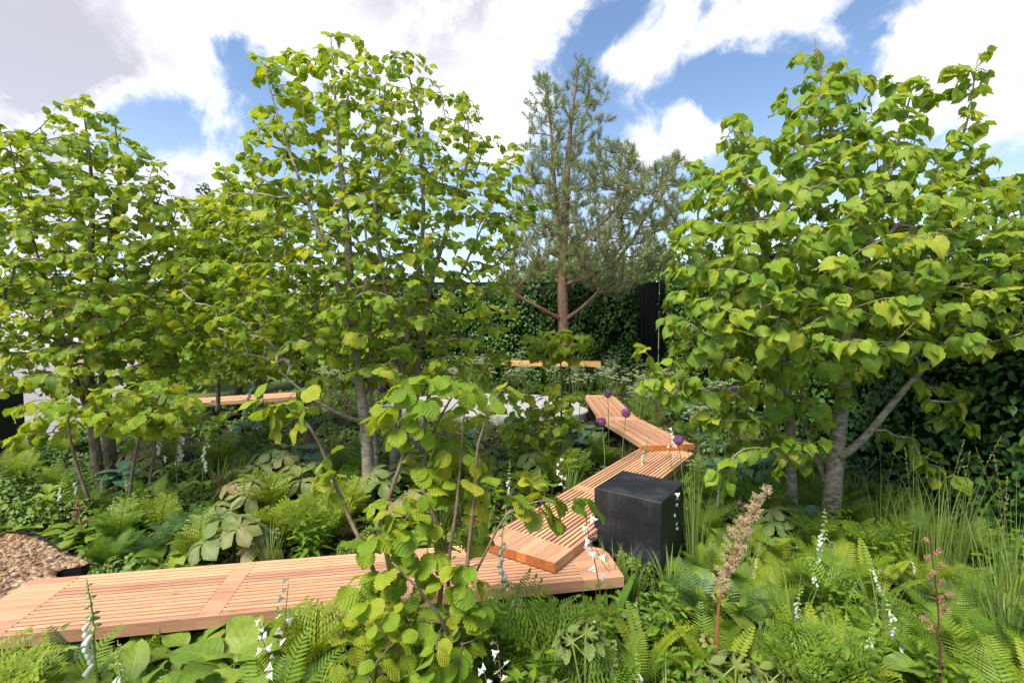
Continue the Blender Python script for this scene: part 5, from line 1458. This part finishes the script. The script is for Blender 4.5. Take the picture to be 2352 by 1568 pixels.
PLACED = []   # (object, kind, x, y, fixed label)
def plant(kind, x, y, sc=1.0, rz=None, tilt=None, label=None, var=None, z=None):
    lst = PR[kind]; src = lst[int(rng.integers(len(lst)))] if var is None else lst[var % len(lst)]
    rz = rng.uniform(0, 6.28) if rz is None else rz
    tilt = tuple(rng.normal(0, .05, 2)) if tilt is None else tilt
    z = soil_z(x, y) - .012 if z is None else z
    far = y > 6.3
    if far:
        if src.name not in LOW: LOW[src.name] = flatten(src)
        o = bpy.data.objects.new(src.name.split('.')[0], LOW[src.name]); COL.objects.link(o)
        o.location = (x, y, z); o.rotation_euler = (tilt[0], tilt[1], rz); o.scale = (sc,) * 3
    else:
        o = dup(src, (x, y, z), rz, sc, tilt)
    PLACED.append((o, kind, x, y, label))
    return o
def plant_px(kind, px, py, z=0.0, **kw):
    p = on(px, py, z); return plant(kind, p[0], p[1], **kw)

# --- flowering plants set one by one: base on the soil under where they stand
def stand(kind, px_top, py_top, depth, sc=None, label=None, H=None, **kw):
    """a plant whose top shows at (px, py), standing at this depth"""
    p = at(px_top, py_top, depth); h = INFO[kind][0] if H is None else H
    return plant(kind, p[0], p[1], sc=(max(.25, p[2]) / h) if sc is None else sc, label=label, **kw)
FOX = [(240, 1275, 2.15), (262, 1475, 2.0), (1163, 1195, 2.72), (1182, 1320, 2.55), (1465, 1480, 2.1), (1655, 1085, 4.4), (1690, 1120, 4.3), (1640, 1060, 4.9), (1905, 1150, 3.1), (1885, 1275, 2.9), (2018, 1285, 2.85), (2078, 1395, 2.3),
       (1825, 1325, 2.6), (405, 930, 4.9), (455, 985, 4.8), (380, 985, 5.3), (135, 1060, 4.3), (170, 1065, 4.5), (215, 1060, 4.7), (300, 1090, 4.6), (335, 1120, 4.5), (465, 1195, 3.75), (490, 1190, 3.8), (440, 1195, 3.9), (778, 1040, 4.6), (1175, 1065, 4.2), (655, 1050, 5.4), (560, 870, 6.8), (600, 905, 6.9), (1475, 985, 5.2), (1960, 1330, 2.8), (2110, 1260, 3.2), (1740, 1240, 3.2), (1550, 1390, 2.6), (1860, 1400, 2.4), (1990, 1450, 2.2), (1290, 1440, 2.2), (1420, 1480, 2.1), (560, 1100, 4.4), (690, 1130, 4.1), (260, 1130, 4.2)]
for i, (px, py, d) in enumerate(FOX): stand('fox', px, py, d, tilt=tuple(rng.normal(0, .06, 2)), var=i)
ALL = [(1567, 992, 4.6), (1433, 933, 5.3), (1400, 897, 6.2), (1388, 960, 5.2), (1332, 905, 6.6), (1300, 925, 6.0), (1635, 960, 6.4), (1690, 885, 7.6), (1575, 890, 8.5), (1500, 880, 8.3), (1730, 960, 6.2), (1640, 900, 7.0), (880, 880, 6.6), (935, 885, 6.8)]
for i, (px, py, d) in enumerate(ALL): stand('allium', px, py, d, H=[.78, .84, .90][i % 3], var=i % 3, tilt=(0, 0))
LIB = [(1392, 1180, 2.75), (640, 1350, 2.25), (1163, 1495, 1.95), (1150, 1540, 1.93), (1375, 1440, 2.2), (1545, 1130, 3.6), (1300, 1060, 4.4), (1545, 985, 5.0), (632, 1430, 2.1)]
for i, (px, py, d) in enumerate(LIB): stand('libertia', px, py, d, tilt=(0, 0), var=i)

def stem_with_plume(name, label, cat, pts, r0, matstem, plumefrom, matpl, n, spread, blob, clump, seed, leaves=()):
    rs = np.random.default_rng(seed)
    W_ = np.array([at(px, py, d) for px, py, d in pts]); base = W_[0].copy()
    low = base.copy(); low[2] = soil_z(base[0], base[1]) - .01
    W_ = np.vstack([low, W_]) if base[2] > .05 else W_
    r = thing(name, label, cat, W_[0]); P = spline(W_ - W_[0], .02); k = len(P)
    G().tube(P, np.linspace(r0, r0 * .3, k), 8, .5).build('stem', M[matstem], r)
    panicle(r, P[int(k * plumefrom):], matpl, n, spread, blob, rs, clump=clump, tight=.72 if matpl == 'pink' else 0, up=.6 if matpl == 'pink' else 1.1)
    for (s_, a, size, mt, tp, tone) in leaves:
        p = P[int(s_ * (k - 1))]; d = np.array([cos(a), sin(a) * .6, .25])
        G().tube([p, p + d * size * .25], .002, 4, .5).inst([tp], [p + d * size * .22], [d], [[-d[0] * .3, -.5, .8]], [size], tone).build('leaf', M[mt], r)
    return r
RH = [lobed_tpl(7, 50 + i, .30) for i in range(3)]
stem_with_plume('rhubarb_plant', 'ornamental rhubarb with tall red stem and feathery buff pink plume', 'rhubarb', [(1647, 1473, 2.35), (1652, 1380, 2.35), (1668, 1320, 2.35), (1688, 1280, 2.35), (1722, 1200, 2.35), (1745, 1150, 2.35), (1768, 1128, 2.35)], .010, 'stem_red', .52, 'plume', 4200, .062, .0078, 75, 5,
                leaves=[(.30, 3.0, .10, 'rhubarb', RH[0], .75), (.18, .2, .09, 'rhubarb', RH[1], .97), (.50, 3.3, .05, 'rhubarb', RH[2], .7), (.5, -.5, .05, 'rhubarb', RH[0], .8)])
pr_ = stem_with_plume('rodgersia', 'rodgersia with a purple stem and open salmon pink flower sprays before the grasses', 'rodgersia', [(2160, 1500, 2.2), (2153, 1461, 2.2), (2156, 1420, 2.2), (2150, 1350, 2.2), (2142, 1290, 2.2), (2138, 1230, 2.2)], .006, 'stem_purple', .50, 'pink', 900, .06, .0085, 13, 6,
                leaves=[(.25, 2.6, .20, 'broad', OVAL_N[0], .3), (.2, .2, .24, 'broad', OVAL_N[1], .6), (.16, -1.0, .26, 'broad', OVAL_N[2], .5), (.16, 4.0, .22, 'broad', OVAL_N[3], .4), (.2, -.3, .24, 'broad', OVAL_N[0], .5)])
for i, (px, p0y, p1y, d, lb) in enumerate([(182, 1240, 1140, 4.05, 'rodgersia with tiers of pink flowers beside the gravel'), (500, 1160, 1085, 4.6, 'smaller pink flowered rodgersia among the foliage behind the long walkway'), (1705, 1200, 1145, 3.9, 'crimson pink flower head between the foxgloves and the rhubarb plume')]):
    stem_with_plume('rodgersia', lb, 'rodgersia', [(px + 4, p0y + 30, d), (px + 6, p0y - 20, d), (px + 2, (p0y + p1y) / 2, d), (px - 4, p1y, d)], .006, 'stem_red', .45, 'pink', 800, .06, .0095, 12, 70 + i,
                    leaves=[(.3, .5 + j * 1.3, .22, 'broad', OVAL_N[j % 4], .4) for j in range(5)])
# rhubarb leaves at the bottom edge and other single big-leaved plants
def big_leaf(px, py, d, size, tone, lb):
    p = at(px, py, d); r = thing('big_leaved_plant', lb, 'plant', (p[0], p[1], soil_z(p[0], p[1])))
    for j in range(4):
        a = j * 1.7 + .5; h = p[2] * (1 - .14 * j); q = np.array([cos(a) * .09 * j, sin(a) * .07 * j, h])
        G().tube([(0, 0, 0), q * [.3, .3, .6], q], .005, 5, .4).inst([RH[j % 3]], [q], [[cos(a), sin(a), .1]], [[rng.normal(0, .15), -.35, 1]], [size * (1 - .12 * j)], np.clip(tone + rng.normal(0, .1), 0, .85)).build('leaf', M['rhubarb'], r)
big_leaf(1345, 1465, 2.05, .20, .35, 'big crinkled pale leaf plant in front of the cube among ferns')
big_leaf(1690, 1530, 2.0, .22, .45, 'plant with wide lobed olive leaves below the rhubarb stem')
big_leaf(1800, 1545, 2.05, .20, .55, 'lobed olive leaved plant with small white flowers near the rhubarb stem')
big_leaf(610, 1105, 4.9, .30, .25, 'plant with one large jagged grey green leaf behind the long walkway')
big_leaf(670, 1065, 5.6, .26, .3, 'jagged large leaved plant beside the young hazel stems')

for px, py, d in [(1745, 1490, 2.1), (1795, 1500, 2.1), (1770, 1530, 2.0), (1650, 1480, 2.15), (1900, 1440, 2.3), (520, 1170, 3.9), (620, 1190, 3.7)]:
    stand('umbel', px, py, d, sc=.42)

# --- filling the beds
polyB2 = polyB; cubep = [(.60, 3.62), (1.05, 3.28), (1.36, 3.70), (.92, 4.04)]
def blocked(x, y, m=.0):
    P2 = np.array([[x, y]])
    for po in (polyA, polyB2, [c0, c1, ck_r, ck_r + n1 * wC], [ck_r + n1 * wC, ck_r, cf_r, cf_r + n2 * wC], cubep, gp):
        po = np.array([np.array(p)[:2] for p in po]); c_ = po.mean(0)
        q = c_ + (po - c_) * (1 + m / np.linalg.norm(po - c_, axis=1)[:, None])
        if inside(q, P2[:, 0], P2[:, 1])[0]: return True
    if ((x + .55) / 2.05) ** 2 + ((y - 10.2) / 1.4) ** 2 < 1 or ((x - .4) / 1.1) ** 2 + ((y - 9.15) / .8) ** 2 < 1 or ((x + 1.95) / .95) ** 2 + ((y - 9.3) / .75) ** 2 < 1: return True
    if x < np.interp(y, [0, 6.4, 8, 14], [-7.0, -7.0, -7.15, -4.4]): return True
    if x > 3.85 and y > 2: return True
    return False
frontA = lambda x: 2.43 + .172 * (x + 2.985)
GUARD = [([(0, 1370), (110, 1325), (880, 1262), (1105, 1240), (1400, 1255), (1436, 1312), (1436, 1345), (1000, 1398), (500, 1440), (0, 1480)], lambda x, y: y < frontA(x) + .12),
         ([(1100, 1235), (1440, 1030), (1600, 1030), (1500, 1075), (1365, 1105), (1365, 1220), (1275, 1310)], lambda x, y: y < 4.8 and x < 2),
         ([(1365, 1105), (1430, 1065), (1578, 1090), (1574, 1205), (1520, 1295), (1365, 1250)], lambda x, y: y < 3.6),
         ([(1340, 900), (1416, 900), (1600, 1010), (1596, 1034), (1474, 1036)], lambda x, y: y < 8.2),
         ([(-30, 1235), (110, 1248), (215, 1335), (120, 1352), (0, 1412), (-30, 1420)], lambda x, y: y < 3.9),
         ([(1060, 885), (1345, 885), (1345, 955), (1060, 955)], lambda x, y: y < 8.8)]
def guard_ok(x, y, H, R):
    pts = [project((x + a * R, y, h * H)) for a in (-1, 1) for h in (.25, .6)] + [project((x, y, H)), project((x - .55 * R, y, H * .8)), project((x + .55 * R, y, H * .8)), project((x, y, H * .6)), project((x - .9 * R, y, H * .45)), project((x + .9 * R, y, H * .45))]
    px, py = np.array(pts).T
    for po, cond in GUARD:
        if cond(x, y) and inside(po, px, py).any(): return False
    return True
def mixof(x, y):
    fa = frontA(x)
    if y < fa and x < -.1 : return dict(fern=2, broad=3, lance=1.5, grass=1.2, mound=2, fern_yel=1.2, mound_pale=1.5, royal=1, herb=1)
    if y < 3.2 and x >= -.1: return dict(fern=3.4, fern_yel=1.8, ladder=1, royal_green=1.4, grass=1.3, broad=1, mound_pale=1, herb=3, mound=1.6, fern_blue=.8, lance=1)
    if x > 1.1 and y < 5: return dict(fern=4, fern_yel=1.2, tall=.6, herb=2, mound=2, royal_green=1, lance=.8, grass=1) if x < 2.9 else dict(fern=4, tall=.5, grass=.8, herb=2, lance=1.5, fern_yel=1)
    if x > 1.5 and y < 9: return dict(hosta=2, umbel=2.5, tall=1, straw=1, fern=1.2, herb=1.4)
    if x < -3.3 and y < 5.2: return dict(mound=3, fern=2, lance=1.6, herb=1.5, broad=1)
    if x < -4.6: return dict(fern=2.5, mound=1.5, herb=1.2, mound_pale=1.5, fern_yel=1.5)
    if y < 4.6: return dict(royal=1.6, rodg=1.6, broad=1.6, fern=1.2, mound=1.4, royal_green=1, lance=1, mound_pale=1.2, grass=1.6, herb=2)
    if y < 6.4: return dict(rodg=1.2, hosta=1.3, royal=.7, fern=1.8, royal_green=1.2, broad=.8, mound=1, straw=1, herb=1.6, grass=1)
    if y < 9.2: return dict(herb=2, straw=2, hosta=1, umbel=2.2, fern=1.5, grass=1, mound=1)
    return dict(umbel=3.2, herb=1.6, straw=.8, mound=.8)
SPACE = lambda y: .16 + .04 * max(0, y - 2.2) if y < 6 else .37 + .02 * (y - 6)
# plants named from the photograph before the random fill
for kind, px, py, z, sc in [('fern_blue', 430, 1262, .1, .95), ('fern_blue', 350, 1275, .1, .8), ('fern_blue', 480, 1245, .1, .85), ('fern_blue', 150, 1500, .2, .8), ('fern_blue', 1600, 1420, .1, .85), ('fern_blue', 1660, 1440, .1, .9), ('fern_blue', 1560, 1330, 0, .8),
                            ('fern_yel', 1215, 1440, .1, .85), ('fern_yel', 1265, 1420, .1, .9), ('fern_yel', 1800, 1380, .05, .95), ('fern_yel', 1770, 1330, 0, .9), ('fern', 1730, 1450, .1, .95), ('fern', 1600, 1110, 0, .8), ('fern_yel', 1590, 1075, 0, .8), ('fern', 1370, 1045, 0, .8), ('fern_yel', 1390, 1020, 0, .8),
                            ('ladder', 1885, 1480, .3, .9), ('ladder', 1480, 1460, .25, .9), ('ladder', 2000, 1380, .1, .9), ('box', 440, 1555, .25, .9), ('straw', 1150, 985, .1, 1.1), ('straw', 1120, 1000, .1, 1.0), ('straw', 1430, 1000, .1, .9), ('straw', 1360, 1050, .1, .8), ('straw', 1720, 1060, 0, 1.0),
                            ('hosta', 690, 1050, .1, 1.0), ('hosta', 715, 1075, .1, .9), ('hosta', 940, 1050, .1, .9), ('hosta', 1610, 985, .2, 1.2), ('hosta', 1640, 1010, .2, 1.2), ('hosta', 1560, 950, .2, 1.2), ('hosta', 1640, 1110, .05, 1.0), ('hosta', 1600, 955, .2, 1.2), ('hosta', 1840, 1240, 0, 1.0),
                            ('tall', 2090, 1330, 0, .95), ('tall', 2150, 1350, 0, 1.0), ('tall', 2240, 1480, 0, .9), ('tall', 2300, 1500, 0, .95), ('tall', 2330, 1400, 0, 1.0), ('tall', 2190, 1330, 0, 1.0), ('tall', 1760, 1180, 0, .8), ('tall', 1700, 1160, 0, .75), ('tall', 2020, 1290, 0, .9), ('tall', 1440, 1320, 0, .80),
                            ('grass', 1410, 1385, 0, .85), ('grass', 1450, 1400, 0, .8), ('grass', 1830, 1500, .1, 1.0), ('grass', 1940, 1540, .2, .9), ('grass', 290, 1500, .1, .8), ('royal', 700, 1225, .15, .9), ('royal', 760, 1215, .15, .95), ('royal', 640, 1225, .15, .85), ('royal', 800, 1190, .1, .9), ('royal', 370, 1215, .1, .7), ('rodg', 700, 1150, .1, 1.0), ('rodg', 640, 1090, .1, 1.0), ('rodg', 560, 1190, .1, .9), ('rodg', 1790, 1260, 0, .8),
                            ('royal_green', 385, 1490, .05, .8), ('mound', 40, 1210, .1, 1.3), ('mound', 110, 1215, .1, 1.3), ('mound', 180, 1200, .1, 1.2), ('mound', 20, 1160, .1, 1.3), ('lance', 150, 1225, .05, 1.0), ('lance', 230, 1245, .05, 1.0), ('broad', 590, 1500, .15, 1.0), ('broad', 520, 1530, .2, 1.0), ('broad', 660, 1500, .15, .9)]:
    p = on(px, py, z)
    if not blocked(p[0], p[1], -.02):
        H, R = INFO[kind][:2]
        while sc > .45 and kind not in ('grass', 'tall', 'royal_green') and not guard_ok(p[0], p[1], H * sc, R * sc): sc *= .9
        plant(kind, p[0], p[1], sc)
pts = [(q[2], q[3]) for q in PLACED if INFO[q[1]][1] > .15]
tries = 0
for ylo, yhi, nmax in ((1.75, 3.6, 260), (3.2, 5.0, 230), (5.0, 7.0, 170), (7.0, 9.5, 130), (9.5, 13.2, 110)):
    got = 0
    for _ in range(5000):
        if got >= nmax: break
        y = rng.uniform(ylo, yhi); x = rng.uniform(-1.1 * y - .2, min(3.8, 1.1 * y + .2))
        if blocked(x, y, .07): continue
        s_ = SPACE(y)
        if pts:
            a = np.array(pts); 
            if ((a[:, 0] - x) ** 2 + (a[:, 1] - y) ** 2).min() < s_ * s_: continue
        mx = mixof(x, y); ks = list(mx); wv_ = np.array([mx[k] for k in ks], float); kind = ks[int(rng.choice(len(ks), p=wv_ / wv_.sum()))]
        H, R = INFO[kind][:2]; sc = rng.uniform(.75, 1.1)
        while sc > .38 and not guard_ok(x, y, H * sc, R * sc): sc *= .85
        if sc <= .38:
            kind = 'mound' if rng.random() < .6 else 'mound_pale'; sc = .55
            if not guard_ok(x, y, .27 * sc, .2 * sc): continue
        if y < 2.2 and H * sc > .62: continue
        if -3.2 < x < .5 and 0 < y - (3.012 + .172 * (x + 3.07)) < R * sc * .85: continue
        plant(kind, x, y, sc); pts.append((x, y)); got += 1
# cow parsley banks before the back hedge and round the counter
for i in range(36):
    x, y = rng.uniform(-2.6, 3.4), rng.uniform(11.3, 13.2)
    if abs(y - 12.2) < .45 and xa - .2 < x < xb + .2: y = rng.uniform(11.0, 11.6)
    plant('umbel', x, y, rng.uniform(.85, 1.25))
for i in range(20):
    plant('umbel', rng.uniform(2.3, 3.5), rng.uniform(6.8, 11.2), rng.uniform(.8, 1.2))

# ground cover: low leaves nobody could count
n = 30000
y = 1.4 + 12.4 * rng.random(n) ** 1.5; x = rng.uniform(-1, 1, n) * (1.1 * y + .3)
k = (x < 3.95) & (x > np.interp(y, [0, 6.4, 8, 14], [-7.0, -7.0, -7.15, -4.4]))
ok = np.array([kk and not blocked(a, b) for a, b, kk in zip(x, y, k)])
x, y = x[ok], y[ok]; n = len(x)
DIA = [(np.array([(0, 0, 0), (.3, .45, .1), (0, 1, -.12), (-.3, .45, .1)], float), [np.array([[0, 1, 2], [0, 2, 3]])], np.array([(0, 0, 0), (.8, .5, 0), (0, 1, 0), (.8, .5, 0)], float))]
patch = np.sin(x * 2.2 + 1) * np.sin(y * 2.6) + .5 * np.sin(x * 6 + y * 4)
g = G().inst(DIA, np.c_[x, y, soil_z(x, y) + .01 + np.clip(.05 + .05 * patch, .0, .2) * rng.random(n)], np.c_[rng.normal(0, 1, (n, 2)), rng.normal(.25, .3, n)], np.c_[rng.normal(0, .3, (n, 2)), np.ones(n)], rng.uniform(.03, .07, n) * (1 + .04 * y), np.clip(.45 + .2 * patch + rng.normal(0, .18, n), 0, 1))
tag(g.build('ground_cover', M['herb']), 'low leafy ground cover filling the soil between the plants', None, kind='stuff')

# ------------------------------------------------------------------ names told apart
ORD = 'first second third fourth fifth sixth seventh eighth ninth tenth eleventh twelfth thirteenth fourteenth fifteenth sixteenth seventeenth eighteenth nineteenth'.split()
TENS = {2: 'twent', 3: 'thirt', 4: 'fort', 5: 'fift', 6: 'sixt', 7: 'sevent', 8: 'eight', 9: 'ninet'}
def ordinal(i):
    if i < 20: return ORD[i - 1]
    if i >= 100: return 'hundred and ' + (ordinal(i - 100) if i > 100 else 'zeroth')
    return TENS[i // 10] + ('ieth' if i % 10 == 0 else 'y-' + ORD[i % 10 - 1])
def zone(x, y):
    if y < frontA(x) and x < -.35: return 'before the long walkway'
    if y < 3.05 and x < .95: return 'between the hazel and the black cube'
    if y < 3.6 and x < 2.0: return 'around the rhubarb plume'
    if y < 5.2 and x > 1.0: return 'under the lime tree'
    if x < -2.2 and y < 4.6: return 'beside the gravel'
    if x < -3.6: return 'round the tree by the paving'
    if y < 4.3: return 'just behind the long walkway'
    if y < 6.0 and x < 1.4: return 'left of the middle walkway'
    if x > 1.2 and y < 8.0: return 'beside the farther walkways'
    if y < 8.4: return 'before the stone terrace'
    return 'before the far hedges'
grp = {}
for o, kind, x, y, lb in PLACED:
    if lb: continue
    grp.setdefault((kind, zone(x, y)), []).append((project((x, y, .3))[0], o))
for (kind, zn), lst in grp.items():
    H, R, noun, cat, gname = INFO[kind]
    lst.sort(key=lambda q: q[0])
    for i, (px, o) in enumerate(lst):
        tag(o, (f'{ordinal(i + 1)} {noun} from the left {zn}' if len(lst) > 1 else f'{noun} growing {zn}'), cat, gname, "thing")
for r in PROTO:
    for c in list(r.children): bpy.data.objects.remove(c)
    bpy.data.objects.remove(r)
